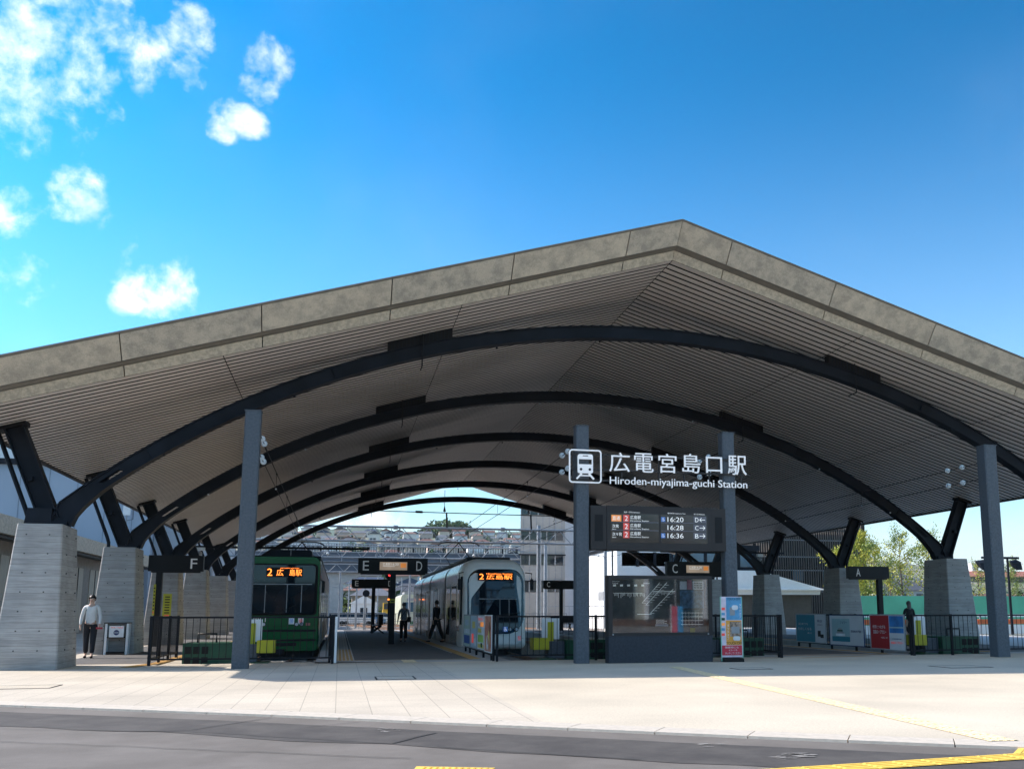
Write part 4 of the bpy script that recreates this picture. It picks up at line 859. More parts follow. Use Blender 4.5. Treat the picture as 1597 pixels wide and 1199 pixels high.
def green_tram():
    x0, x1 = -3.10, -.66; xc = (x0+x1)/2; Y = 33.9; z0, z1 = -.05, 3.14; hw = (x1-x0)/2; cz = (z0+z1)/2; hh = (z1-z0)/2
    t = thing('green_tram', (xc, Y+9, -.35), 'dark green tram with an orange destination display, waiting at the left track', 'tram')
    def sec(y, k, kz=1): return [(x, y, z) for x, z in rrect(xc, cz+(kz-1)*0, hw*k, hh*kz, .22, .12, 5)]
    b = MB(); b.loft([sec(Y, .965, .985), sec(Y+.08, .99, .995), sec(Y+.35, 1), sec(Y+1.6, 1)], 'green'); b.build('cab', t)
    b = MB(); b.loft([sec(Y+1.61, 1), sec(Y+26, 1)], MT['cream']); b.build('body', t)
    b = MB(); b.box(x0+.2, x1-.2, Y+.25, Y+25, -.30, -.05, 'black'); b.build('underframe', t)
    b = MB(); yw = Y-.012; wz0, wz1 = W(450, 957, yw)[1], W(450, 881, yw)[1]
    b.prismY(rrect(xc, (wz0+wz1)/2, hw*.965-.05, (wz1-wz0)/2+.05, .14, .12), Y-.02, Y+.03, 'blackmatt'); b.build('windscreen_surround', t); b = MB()
    P_ = rrect(xc, (wz0+wz1)/2, hw*.965-.13, (wz1-wz0)/2, .12, .10); b.loft([[(x, Y+.05, z) for x, z in P_], [(x, yw-.09+.035*(z-wz0), z) for x, z in P_]], 'windscreen', cap0=False); b.sm = [False]*len(b.sm); ws = b.build('windscreen', t)
    yw -= .055; b = MB(); b.box(xc-.55, xc+.62, yw-.026, yw-.0, wz1-.40, wz1-.08, 'blackmatt'); b.text('2', xc-.52, xc-.36, wz1-.36, wz1-.12, yw-.027, 'led', .002); b.text('広', xc-.22, xc+.0, wz1-.36, wz1-.14, yw-.027, 'led', .002); b.text('島駅', xc+.2, xc+.6, wz1-.36, wz1-.14, yw-.027, 'led', .002); b.text('HIROSHIMA STATION', xc-.1, xc+.5, wz1-.12, wz1-.09, yw-.027, 'led', .002); b.build('destination_display', ws)
    yw -= .02; b = MB(); b.box(xc-.95, xc+.95, yw-.03, yw-.022, (wz0+wz1)/2+.16, (wz0+wz1)/2+.19, 'grey')
    for x in (-.55, .15, .62): b.bar((xc+x, yw-.064, wz0+.05), (xc+x, yw-.022, (wz0+wz1)/2+.15), .024, .006, 'grey', up=(0, 1, 0))
    b.build('handrail', ws)
    b = MB(); b.bar((xc-.1, yw-.09, wz0+.02), (xc+.45, yw-.075, wz0+.30), .02, .02, 'black'); b.build('wiper', ws)
    zl = W(450, 973, Y)[1]
    for x, m in ((-.56, 'lens'), (.50, 'lens'), (.66, 'grey'), (-.72, 'grey')):
        b = MB(); b.disc((xc+x, Y-.02, zl), (0, 1, 0), .068, .03, 'sign_black', 14); b.disc((xc+x, Y-.04, zl), (0, 1, 0), .052, .02, m, 14); b.build('headlight', t)
    for x in (-.9, .87): MB().box(xc+x-.07, xc+x+.07, Y-.025, Y-.005, zl-.045, zl+.045, mat('tail_lamp', (.40, .16, .13), .3)).build('tail_light', t)
    b = MB()
    for z in (W(450, 983, Y)[1], W(450, 998, Y)[1]): b.box(xc-hw*.93, xc+hw*.93, Y-.012, Y+.05, z-.035, z+.035, 'black')
    b.box(xc-.30, xc+.52, Y-.014, Y+.05, W(450, 1007, Y)[1], W(450, 997, Y)[1]-.1, 'black'); b.build('vent_strip', t)
    b = MB(); b.text('3951', xc-.95, xc-.50, wz0-.26, wz0-.12, Y-.006, 'letter', .004); b.build('number', t)
    for x in (.33, .63): b = MB(); b.box(xc+x-.09, xc+x+.09, Y-.012, Y-.004, wz0-.34, wz0-.12, 'white'); b.text('優', xc+x-.06, xc+x+.06, wz0-.30, wz0-.16, Y-.013, 'tred' if x > .5 else 'tblue', .001); b.build('sticker', t)
    b = MB(); b.box(x0+.02, x1-.02, Y+.10, Y+25.5, z1-.16, z1+.02, 'steel'); b.build('roof_band', t)
    for s in (-1, 1): b = MB(); b.bar((xc+s*hw, Y+.3, 2.35), (xc+s*(hw+.10), Y-.1, 2.3), .03, .03, 'black'); b.box(xc+s*(hw+.10)-.05, xc+s*(hw+.10)+.05, Y-.16, Y-.12, 1.9, 2.3, 'black'); b.build('mirror', t)
    b = MB(); b.box(xc-.15, xc+.15, Y-.25, Y+.1, -.12, .04, 'black'); b.disc((xc, Y-.27, -.04), (0, 1, 0), .10, .05, 'steel', 12); b.build('coupler', t)
    b = MB(); b.box(xc-.008, xc+.008, Y-.008, Y, zl-.3, wz0-.1, 'blackmatt'); b.box(xc-hw*.9, xc+hw*.9, Y-.008, Y, wz0-.40, wz0-.392, 'blackmatt'); b.build('panel_seam', t)
    b = MB(); b.loft([[(x, y, z) for x, z in rrect(xc+.15, z1+.155, .72, .14, .08, .03)] for y in (Y+1.2, Y+4.2)], 'steel'); b.box(xc+.14, xc+.16, Y+1.19, Y+1.2, z1+.03, z1+.28, 'grey'); b.build('roof_unit', t)
    pant(t, xc+.2, Y+9, z1+.05)
    sb = mat('brown_tram_band', (.16, .13, .11), .35)
    MB().box(x1+.001, x1+.012, Y+1.7, Y+26, 2.35, 2.95, sb).build('upper_band', t)
    y = Y+2.2
    for k in range(9):
        if k % 3 == 1:
            d_ = MB().box(x1+.002, x1+.02, y, y+1.3, .12, 2.2, 'grey').build('door', t); MB().box(x1+.022, x1+.028, y+.1, y+1.2, .9, 2.1, 'glassdark').build('glass', d_); y += 1.9
        else: MB().box(x1+.002, x1+.014, y, y+2.0, 1.05, 2.15, 'glassdark').build('side_window', t); y += 2.5
    return t
green_tram()
def white_tram(Y, x0, x1, name, label, body='twhite', side='silver', far=False, ln=24):
    xc = (x0+x1)/2; hw = (x1-x0)/2; zb, zt_ = -.10, 3.22; cz = (zb+zt_)/2; hh = (zt_-zb)/2
    t = thing(name, (xc, Y+9, -.35), label, 'tram')
    def sec(y, k, dz0=0, dz1=0, rt=.60, rb=.20): return [(x, y, z) for x, z in rrect(xc, (zb+dz0+zt_-dz1)/2, hw*k, (zt_-dz1-zb-dz0)/2, rt, rb, 7)]
    def secs_(y, *a): return [(x, yy_+max(0, z-.6)*.10, z) for x, yy_, z in sec(y, *a)]
    b = MB(); b.loft([secs_(Y-.16, .78, .18, .38), secs_(Y-.06, .90, .07, .20), secs_(Y+.10, .965, .02, .09), secs_(Y+.4, .99, 0, .03), sec(Y+.9, 1), sec(Y+1.6, 1)], body); b.build('cab', t)
    b = MB(); b.loft([sec(Y+1.61, 1), sec(Y+ln, 1)], side); b.build('body', t)
    b = MB(); b.box(x0+.15, x1-.15, Y+.3, Y+ln-.5, -.32, -.10, 'black'); b.build('underframe', t)
    wz1 = W(770, 887, Y)[1]; wz0 = W(770, 988, Y)[1]
    # windscreen: rounded shield lying on the nose
    b = MB(); sh = []
    P_ = rrect(xc+.02, (wz0+wz1)/2, hw*.87, (wz1-wz0)/2, .50, .66, 8)
    def yn_(x, z=wz0): return Y-.215+.16*((x-xc)/hw)**4+(z-wz0)*.10
    o = [(x, yn_(x, z), z) for x, z in P_]; i_ = [(x, yn_(x, z)+.25, z) for x, z in P_]
    b.loft([i_, o], 'windscreen', cap0=False); b.sm = [False]*len(b.sm); ws = b.build('windscreen', t)
    b = MB(); P2 = rrect(xc+.02, (wz0+wz1)/2, hw*.87+.05, (wz1-wz0)/2+.05, .54, .70, 8); n = len(P2)
    b.add([(x, yn_(x, z)+.03, z) for x, z in P2]+[(x, yn_(x, z)+.03, z) for x, z in P_]+[(x, yn_(x, z)+.3, z) for x, z in P2], [(j, (j+1) % n, (j+1) % n+n, j+n) for j in range(n)]+[(j, j+2*n, (j+1) % n+2*n, (j+1) % n) for j in range(n)], body); b.build('windscreen_rim', t)
    b = MB(); yq = Y-.222; dq = .10*(wz1-.27-wz0)-.02; yq0 = yq; yq = yq+dq-.02; b.box(xc-.66, xc+.66, yq-.002, yq, wz1-.42, wz1-.12, 'blackmatt'); b.text('2', xc-.60, xc-.44, wz1-.38, wz1-.18, yq-.003, 'led', .002); b.text('広島駅', xc-.34, xc+.62, wz1-.38, wz1-.22, yq-.003, 'led', .002); b.text('Hiroshima Station', xc-.34, xc+.62, wz1-.20, wz1-.15, yq-.003, 'led', .002); b.build('destination_display', ws)
    zc = (wz0+wz1)/2; yq = yq0+.10*(zc-wz0)-.01
    b = MB(); b.box(xc-.62, xc+.80, yq-.004, yq, zc+.07, zc+.10, 'grey')
    for x in (.16, .50): b.bar((xc+x, yq0+.10*(zc-.5-wz0)-.004, zc-.5), (xc+x, yq0+.10*(zc+.07-wz0)-.004, zc+.07), .024, .006, 'grey', up=(0, 1, 0))
    b.build('handrail', ws)
    yq = yq0
    b = MB(); b.tube([(xc-.05, yq-.03, zc-.52), (xc+.4, yq-.04, zc-.46), (xc+.9, yq-.02, zc-.42)], .014, 'black', 5); b.build('wiper', ws)
    zl = W(770, 980, Y)[1]
    for s in (-1, 1):
        for q in (.42, .66):
            x = xc+s*q+.1*s; b = MB(); b.disc((x, Y-.17, zl-.02), (0, 1, 0), .085, .09, 'sign_black', 14); b.disc((x, Y-.22, zl-.02), (0, 1, 0), .058, .02, 'lens', 14); b.build('headlight', t)
    b = MB(); xa, za = xc+.35, wz0+.17; b.box(xa-.09, xa+.09, yq-.006, yq-.001, za-.09, za+.09, 'tblue'); wheelchair(b, xa, za, .15, yq-.009, 'tw'); b.build('sticker', t)
    b = MB(); xa, za = xc+.88, W(770, 995, Y)[1]; b.box(xa-.09, xa+.09, Y-.20, Y-.1, za-.12, za+.12, 'white'); b.text('駅', xa-.06, xa+.06, za-.08, za+.08, Y-.201, 'tred', .001); b.build('sticker', t)
    b = MB(); b.loft([[(x, y, z) for x, z in rrect(xc, zt_+.06, .85, .07, .05, .02)] for y in (Y+1.8, Y+ln-2)], 'black'); b.build('roof_unit', t)
    pant(t, xc-.35, Y+8.5, zt_+.1)
    b = MB(); b.box(xc-hw*.86, xc+hw*.86, Y-.135, Y-.10, wz0-.16, wz0-.152, 'blackmatt'); b.box(xc-hw*.80, xc+hw*.80, Y-.16, Y-.13, .10, .108, 'blackmatt'); b.build('panel_seam', t)
    for s in (-1, 1): b = MB(); b.tube([(xc+s*hw*.97, Y+.2, 2.7), (xc+s*(hw+.14), Y-.1, 2.66), (xc+s*(hw+.14), Y-.12, 2.45)], .02, 'black', 6); b.box(xc+s*(hw+.14)-.06, xc+s*(hw+.14)+.06, Y-.15, Y-.11, 2.05, 2.45, 'black'); b.build('mirror', t)
    # left side facing the platform
    MB().box(x0-.011, x0+.02, Y+.30, Y+.62, .8, 2.55, 'blackmatt').build('corner_window', t)
    y = Y+1.0; k = 0; xs = x0
    MB().box(xs-.012, xs+.02, Y+.95, Y+1.5, .55, 2.35, 'glassdark').build('side_window', t)
    for (ya, yb, kind) in [(1.9, 3.4, 'w'), (3.9, 5.3, 'd'), (6.4, 7.9, 'w'), (8.2, 9.0, 'w'), (9.3, 10.6, 'd'), (11, 12.6, 'w'), (13.8, 15.1, 'd'), (15.5, 17.5, 'w'), (18.6, 20, 'w'), (20.4, 21.7, 'd')]:
        if kind == 'w': MB().box(xs-.012, xs+.01, Y+ya, Y+yb, .95, 2.25, 'glassdark').build('side_window', t)
        else:
            d_ = MB().box(xs-.010, xs+.01, Y+ya, Y+yb, .03, 2.3, 'grey').build('door', t); MB().box(xs-.016, xs-.011, Y+ya+.1, Y+(ya+yb)/2-.04, .35, 2.2, 'glassdark').build('glass', d_); MB().box(xs-.016, xs-.011, Y+(ya+yb)/2+.04, Y+yb-.1, .35, 2.2, 'glassdark').build('glass', d_)
    for yy_ in (5.8, 12.9, 18.0):
        b = MB(); q = [(x, z) for x, z in rrect(xc, cz, hw+.012, hh+.012, .61, .21, 7)]; b.loft([[(x, Y+yy_, z) for x, z in q], [(x, Y+yy_+.35, z) for x, z in q]], 'black', False, False); b.build('gangway', t)
    return t
white_tram(35.0, 4.34, 6.74, 'white_tram', 'silver and white low tram with a big black rounded windscreen at the second track')
# distant cream tram
def far_tram(x, y, label):
    t = thing('far_tram', (x, y+6, -.36), label, 'tram'); hw = 1.22
    b = MB(); b.loft([[(p, y+q, z) for p, z in rrect(x, 1.5, hw, 1.75, .4, .1)] for q in (0, 12)], 'cream'); b.build('body', t)
    MB().box(x-hw+.02, x+hw-.02, y-.03, y-.005, -.15, .25, 'green').build('skirt', t)
    MB().box(x-hw+.22, x+hw-.22, y-.03, y-.005, 1.25, 2.35, 'glassblue').build('windscreen', t)
    MB().box(x-.55, x+.55, y-.03, y-.005, 2.5, 2.8, 'grey').build('destination_display', t)
    MB().box(x-.8, x+.8, y+1, y+5, 3.27, 3.55, 'grey').build('roof_unit', t)
    for s in (-.7, .7): MB().disc((x+s, y-.04, .75), (0, 1, 0), .1, .04, 'lens').build('headlight', t)
    pant(t, x, y+8, 3.3)
far_tram(8.05, 112, 'small cream and green tram standing far back beyond the platforms')
# ------------------------------------------------------------------ leaflet stand, benches
t = thing('leaflet_stand', (-6.55, 32.1, 0), 'small black stand with white legs and a poster before the second left pillar', 'leaflet stand')
for x in (-6.84, -6.24):
    b = MB()
    for y in (31.95, 32.2): b.box(x-.035, x+.035, y-.02, y+.02, 0, .93, 'white')
    b.box(x-.05, x-.037, 31.92, 32.22, 0, .95, 'black'); b.build('leg', t)
b = MB(); b.box(-6.9, -6.18, 31.9, 32.25, .935, .96, 'black'); b.box(-6.80, -6.28, 31.93, 32.2, .50, .53, 'black'); b.box(-6.80, -6.28, 31.93, 32.2, .05, .08, 'black'); b.build('shelf', t)
b = MB(); b.box(-6.74, -6.33, 31.88, 31.895, .52, .86, 'white'); b.text('TIME TABLE', -6.71, -6.36, .79, .83, 31.879, 'tred', .001); b.disc((-6.535, 31.876, .66), (0, 1, 0), .08, .003, navy, 16); b.text('時刻表', -6.6, -6.47, .63, .69, 31.873, 'white', .001); b.build('poster', t)
def bench(x, y, n, label, along='y'):
    t = thing('platform_bench', (x, y, 0), label, 'bench', 'black benches on the platforms')
    for k in range(n):
        o = k*1.1; dx, dy = (0, o) if along == 'y' else (o, 0)
        b = MB()
        for s in (-1, 1): b.bar((x+dx-s*.36 if along == 'y' else x+dx, y+dy if along == 'y' else y-s*.36, 0.01), (x+dx+s*.22 if along == 'y' else x+dx, y+dy if along == 'y' else y+s*.22, .42), .06, .07, 'black')
        b.build('leg', t)
    l = (n-1)*1.1
    if along == 'y':
        MB().box(x-.27, x+.25, y-.15, y+l+.15, .42, .48, 'black').build('seat', t); MB().box(x+.05, x+.30, y-.15, y+l+.15, .50, 1.12, 'black').build('backrest', t)
    else:
        MB().box(x-.2, x+l+.2, y-.27, y+.25, .42, .48, 'black').build('seat', t); MB().box(x-.2, x+l+.2, y+.2, y+.26, .50, .95, 'black').build('backrest', t)
bench(2.25, 58.6, 3, 'black bench seen end on beneath the farther E and D sign')
bench(14.2, 64, 3, 'low black bench at the far end of the C and B platform', 'x')
# ------------------------------------------------------------------ people
def skin_mesh(verts, edges, radii, m, sub=1):
    me = bpy.data.meshes.new('sk'); me.from_pydata(verts, edges, []); ob = bpy.data.objects.new('sk', me); C.objects.link(ob)
    md = ob.modifiers.new('s', 'SKIN'); md.use_smooth_shade = True
    for i, r in enumerate(radii):
        sv = me.skin_vertices[0].data[i]; sv.radius = (r, r) if not isinstance(r, tuple) else r; sv.use_root = (i == 0)
    s2 = ob.modifiers.new('u', 'SUBSURF'); s2.levels = s2.render_levels = sub
    bpy.context.view_layer.update()
    mm = bpy.data.meshes.new_from_object(ob.evaluated_get(bpy.context.evaluated_depsgraph_get()))
    vs = [tuple(v.co) for v in mm.vertices]; fs = [tuple(p.vertices) for p in mm.polygons]
    C.objects.unlink(ob); bpy.data.objects.remove(ob); bpy.data.meshes.remove(me); bpy.data.meshes.remove(mm)
    b = MB(); b.add(vs, fs, m, True); return b
def person(x, y, rz, h, label, top, bottom, hairm, stride=.12, arms=((.03, .0), (-.03, .0)), long_hair=False, bag=None, sleeves=True, skirt=False, hold=None):
    k = h/1.72; t = thing('person', (x, y, 0), label, 'person'); t.rotation_euler.z = rz
    V = []; Ed = []; Rd = []
    def v(p, r, par=None):
        V.append(tuple(c*k for c in p)); Rd.append(r*k if not isinstance(r, tuple) else (r[0]*k, r[1]*k)); i = len(V)-1
        if par is not None: Ed.append((par, i))
        return i
    # local frame: faces -Y
    pel = v((0, 0, .93), (.145, .10)); wa = v((0, 0, 1.08), (.125, .09), pel); ch = v((0, 0, 1.28), (.155, .105), wa); sh = v((0, 0, 1.41), (.10, .08), ch); ne = v((0, -.01, 1.48), .05, sh); hd = v((0, -.02, 1.58), (.072, .085), ne); v((0, -.02, 1.66), (.075, .088), hd)
    hands = []
    for s, (fy, bend) in zip((-1, 1), arms):
        a = v((s*.17, 0, 1.39), .05, sh); e = v((s*.235, fy*.5, 1.12), .042, a); w_ = v((s*.245, fy-.06-bend*.5, .87+bend*.3), .028, e); p = v((s*.245, fy-.08-bend*.55, .81+bend*.3), (.022, .035), w_)
        q = Vector((s*.245, fy-.08-bend*.55, .81+bend*.3)); hands.append(q*k)
        for f in range(4): f1 = v((q.x-s*.008, q.y-.03+f*.02, q.z-.045), .0085, p); v((q.x-s*.022, q.y-.028+f*.019, q.z-.085+.006*abs(f-1.5)), .007, f1)
        f1 = v((q.x-s*.02, q.y-.045, q.z-.015), .009, p); v((q.x-s*.03, q.y-.055, q.z-.045), .008, f1)
    for s in (-1, 1):
        st = s*stride; hp = v((s*.085, 0, .88), .095, pel); kn = v((s*.09, -st*.5-.01, .49), .062, hp); an = v((s*.09, -st+(.03 if st < 0 else 0), .09), .038, kn); v((s*.095, -st-.13, .035), .036, an)
    skin_mesh(V, Ed, Rd, 'skin', 1).build('body', t, origin=None)
    ob = t.children[-1] if False else [o for o in C.objects if o.parent == t][-1]
    def loc(obj):
        # meshes were written in the person's own frame; undo the world offset made by build()
        for vv in obj.data.vertices: vv.co += Vector(t['_o'])
        return obj
    loc(ob)
    def piece(name, VV, EE, RR, m, sub=1): o = skin_mesh([tuple(c*k for c in p) for p in VV], EE, [(r*k if not isinstance(r, tuple) else (r[0]*k, r[1]*k)) for r in RR], m, sub).build(name, t); return loc(o)
    # shirt
    VV = [(0, 0, .86), (0, 0, 1.08), (0, 0, 1.28), (0, 0, 1.41)]; EE = [(0, 1), (1, 2), (2, 3)]; RR = [(.172, .132), (.140, .108), (.165, .116), (.108, .085)]
    for s, (fy, bend) in zip((-1, 1), arms):
        n = len(VV); VV += [(s*.175, 0, 1.39), (s*.24, fy*.5, 1.12)]; EE += [(3, n), (n, n+1)]; RR += [.058, .048]
        if sleeves: VV.append((s*.248, fy-.06-bend*.5, .89+bend*.3)); EE.append((n+1, n+2)); RR.append(.036)
    piece('shirt', VV, EE, RR, top)
    if skirt: VV = [(0, 0, .98), (0, 0, .75), (0, 0, .42)]; EE = [(0, 1), (1, 2)]; RR = [(.15, .115), (.175, .14), (.20, .16)]
    else:
        VV = [(0, 0, 1.04)]; EE = []; RR = [(.155, .118)]
        for s in (-1, 1):
            n = len(VV); st = s*stride; VV += [(s*.09, 0, .86), (s*.092, -st*.5-.01, .49), (s*.09, -st+(.03 if st < 0 else 0), .12)]; EE += [(0, n), (n, n+1), (n+1, n+2)]; RR += [.108, .082, .066]
    piece('skirt' if skirt else 'trousers', VV, EE, RR, bottom)
    for s in (-1, 1):
        st = s*stride; b = MB(); b.ball((s*.093*k, (-st-.06)*k, .035*k), .065*k, 'black', 6); b.v = [((p[0]-s*.093*k)*.62+s*.093*k, (p[1]-(-st-.06)*k)*1.9+(-st-.06)*k, max(0.0, (p[2]-.035*k)*.6+.035*k)) for p in b.v]; loc(b.build('shoe', t))
    b = MB(); hc = Vector((0, -.005, 1.635))*k; b.ball(hc, .096*k, hairm, 8, 1.10); b.v = [p for p in b.v]; keep = []
    # cut the face opening
    fz = []
    for f, m_, s_ in zip(b.f, b.m, b.sm):
        c = sum((Vector(b.v[i]) for i in f), Vector())/len(f)-hc
        if not (c.y < -.035*k and c.z < .045*k) and c.z > -.075*k: fz.append((f, m_, s_))
    b.f = [q[0] for q in fz]; b.m = [q[1] for q in fz]; b.sm = [q[2] for q in fz]
    if long_hair: b.loft([[(.085*k*math.cos(a*.628), .03*k+.05*k*math.sin(a*.628), z) for a in range(10)] for z in (1.62*k, 1.36*k)], hairm)
    loc(b.build('hair', t))
    b = MB()
    for s in (-1, 1): b.ball((s*.028*k, -.096*k, 1.625*k), .009*k, 'black', 4); b.ball((s*.078*k, -.015*k, 1.61*k), .02*k, 'skin', 4)
    b.ball((0, -.110*k, 1.60*k), .014*k, 'skin', 4, 1.4); b.box(-.022*k, .022*k, -.103*k, -.098*k, 1.563*k, 1.570*k, mat('lips', (.35, .12, .1), .5)); loc(b.build('face', t))
    return t, hands, k
t_, hd, k_ = person(-6.78, 29.75, .12, 1.74, 'person in a white long sleeved shirt and dark trousers walking beside the first left pillar', mat('white_shirt', (.72, .72, .70), .8), mat('dark_trousers', (.012, .014, .02), .8), 'hair', stride=.11, arms=((.02, .05), (-.12, .12)))
b = MB(); p = hd[1]+Vector((0, -.06, -.03)); b.box(p.x-.07, p.x+.09, p.y-.05, p.y+.03, p.z-.02, p.z+.03, mat('red_wallet', (.45, .03, .05), .5)); o = b.build('red_folder', label='small red folder in the left hand of the walking person', cat='folder', origin=(0, 0, 0)); o.location = (-6.78, 29.75, 0); o.rotation_euler.z = .12
dotm = mat('dotted_blouse', (.42, .46, .52), .8, vs_=34, col2=(.08, .10, .14))
person(2.72, 42.3, 3.3, 1.66, 'person in a dotted grey blouse seen from behind by the nearer E and D sign', dotm, mat('black_trousers', (.008, .008, .009), .8), mat('grey_brown_hair', (.11, .09, .08), .6), stride=.02, arms=((-.05, .3), (-.03, .05)), sleeves=False)
b = MB(); b.bar((2.55, 42.17, .98), (2.85, 42.14, 1.40), .05, .02, 'black'); b.box(2.86, 3.02, 42.15, 42.4, .82, 1.05, 'black'); b.build('shoulder_bag', label='black shoulder bag worn by the person in the dotted blouse', cat='bag')
person(4.0, 41.0, 3.9, 1.74, 'person in dark clothes stepping up to the door of the white tram', mat('dark_jacket', (.02, .024, .03), .8), mat('dark_trousers_b', (.008, .009, .01), .8), 'hair', stride=.30, arms=((-.15, .1), (.1, 0)))
person(20.5, 31.6, 3.1, 1.62, 'person in a black top and skirt standing behind the right railing, seen from behind', mat('black_top', (.015, .015, .017), .8), mat('black_skirt', (.01, .01, .011), .8), mat('dark_brown_hair', (.10, .08, .07), .5), stride=.03, arms=((-.05, .35), (-.05, .35)), long_hair=True, sleeves=False, skirt=True)
# ------------------------------------------------------------------ overhead line inside the station
def wires(x, label):
    t = thing('overhead_line', (x, 23.5, 4.6), label, 'overhead wire', 'overhead wires above the tracks')
    for z in (5.48, 5.02):
        b = MB(); pts = [(x, 23.5+k*5.7, z-.12*math.sin(math.pi*k/8)) for k in range(9)]; b.tube(pts, .011, 'steel', 5); b.build('wire', t)
        for y in (24.3, 25.0):
            b = MB(); b.disc((x, y, z), (0, 1, 0), .075, .05, 'insul', 14); b.disc((x, y+.06, z), (0, 1, 0), .045, .06, 'grey', 10); b.disc((x, y-.06, z), (0, 1, 0), .05, .04, 'insul', 10); b.build('insulator', t)
    for y in (30, 36, 44, 52): b = MB(); b.tube([(x, y, 5.0), (x, y, 5.45)], .007, 'black', 4); b.ball((x, y, 5.40), .03, 'black', 4); b.ball((x, y, 4.95), .03, 'insul', 4); b.build('dropper', t)
for x, lab in zip((-2.0, 5.75, 9.75, 17.8), ('overhead wires with white insulators starting at the post by the green tram', 'overhead wires with white insulators starting beside the sign pictogram', 'overhead wires with white insulators starting behind the right end of the station sign', 'overhead wires with white insulators starting at the right post')): wires(x, lab)
t = thing('span_wire', (8.3, 68, 7.5), 'dark span wire crossing the far opening of the canopy with hanging insulators', 'span wire')
b = MB(); b.tube([(-4, 68.2, 8.36), (2, 68.2, 8.30), (6, 68.2, 8.27), (15, 68.2, 8.20), (21, 68.2, 8.30)], .035, 'black', 6); b.build('wire', t)
b = MB(); b.tube([(5.0, 68.2, 8.29), (5.5, 68.2, 8.28)], .085, 'black', 8); b.build('turnbuckle', t)
for x in (7.05, 13.2): b = MB(); b.tube([(x, 68.2, 9.9), (x, 68.2, 8.3)], .02, 'black', 6); b.tube([(x, 68.2, 8.35), (x, 68.2, 8.75)], .11, 'black', 8, .02); b.tube([(x+.15, 68.2, 8.25), (x+.2, 68.2, 7.2)], .06, 'black', 6); b.build('hanger', t)
# ------------------------------------------------------------------ gantries behind the station
def gantry(y, z1, z0, x0, x1, legs, joints, label, r=.085, step=2.0):
    t = thing('lattice_gantry', (x0, y, -.36), label, 'gantry', 'steel gantries over the tracks')
    for z in (z1, z0): MB().tube([(x0, y, z), (x1, y, z)], r, 'galv', 8).build('chord', t)
    b = MB(); n = int((x1-x0)/step)
    for k in range(n):
        a = x0+(x1-x0)*k/n; c = x0+(x1-x0)*(k+1)/n; b.tube([(a, y, z0), ((a+c)/2, y, z1)], .035, 'galv', 6); b.tube([((a+c)/2, y, z1), (c, y, z0)], .035, 'galv', 6)
    b.build('lattice', t)
    b = MB()
    for x in joints:
        for z in (z0, z1): MB().tube([(x-.16, y, z), (x+.16, y, z)], .17, 'galv', 10).build('joint_collar', t)
        for d_ in (-.3, .3): MB().tube([(x+d_, y, z0), (x+d_, y, z1)], .03, 'galv', 6).build('strut', t)
    for x in legs: MB().tube([(x, y+.3, -.36), (x, y+.3, z1+.4)], .16, 'galv', 10).build('leg', t)
    for x in (x0+2.5, x0+8, x0+13.5, x0+19): b = MB(); b.tube([(x, y, z0), (x, y, z0-1.2)], .03, 'galv', 6); b.tube([(x-.5, y, z0-1.0), (x+.9, y, z0-1.15)], .025, 'galv', 6); b.ball((x, y, z0-1.0), .12, 'insul', 5); b.build('cantilever', t)
gantry(74, W(610, 821.5, 74)[1]-.02, W(610, 844, 74)[1], -9, 24, (-9.2, 15.2), (W(617, 822, 74)[0], W(784, 826, 74)[0]), 'nearest lattice gantry crossing the far opening of the station')
gantry(98, W(610, 852, 98)[1], W(610, 868, 98)[1]-.1, -16, 28, (-15.8, 21.0), (W(593, 853, 98)[0],), 'second lattice gantry crossing in front of the road bridge', .075)
gantry(122, W(610, 880, 122)[1], W(610, 892, 122)[1], -16, 24, (-15.6, 16.0), (), 'farthest lattice gantry crossing below the road bridge', .06, 1.8)
def pole(x, y, h, label, arm=True, r=.13, lum=False):
    t = thing('line_pole', (x, y, -.36), label, 'pole', 'grey poles in the tram yard')
    MB().tube([(x, y, -.36), (x, y, h)], r, 'galv', 8, r*.7).build('shaft', t)
    if arm:
        b = MB(); b.tube([(x, y, h-.8), (x-2.4, y, h-.7)], .035, 'galv', 6); b.tube([(x, y, h-.1), (x-2.2, y, h-.68)], .02, 'galv', 5); b.ball((x-.6, y, h-.78), .1, 'insul', 5); b.build('arm', t)
for i, (px_, Y, ytop, wd) in enumerate([(514, 92, 900, 'left of the yard'), (531, 96, 890, 'before the viaduct column'), (557, 100, 905, 'right of the viaduct column'), (570, 110, 900, 'near the small white hut'), (640, 84, 880, 'beside the cream tram'), (590, 128, 898, 'behind the E and D signs'), (851, 82, 848, 'before the grey office wall'), (843, 92, 830, 'thin, left of the farther C sign'), (944, 78, 852, 'thick, left of the display case'), (545, 135, 905, 'farthest left in the yard'), (627, 140, 900, 'farthest right in the yard')]):
    x, z = W(px_, ytop, Y); pole(x, Y, z, 'grey overhead line pole '+wd, i % 2 == 0, .2 if px_ in (851, 944) else .11)
t = thing('signal_light', (W(608, 0, 66)[0], 66, 0), 'black signal with a red lamp above the platform end', 'signal'); x, z = W(608, 896, 66)
b = MB(); b.tube([(x, 66, 0), (x, 66, z-.25)], .07, 'black', 8); b.build('post', t); b = MB(); b.disc((x, 65.9, z), (0, 1, 0), .34, .2, 'black', 18); b.build('head', t)
b = MB(); b.disc((x, 65.78, z), (0, 1, 0), .12, .03, mat('red_lamp', (1, .03, .03), .4, emit=2.5), 12); b.build('lamp', t); b = MB(); b.box(x-.1, x+.1, 65.8, 65.9, z-1.7, z-1.6, 'led'); b.build('indicator', t)
t = thing('track_signal', (W(571, 0, 90)[0], 90, -.36), 'dark round signal head on a thin pole by the small white hut', 'signal'); x, z = W(571, 925, 90)
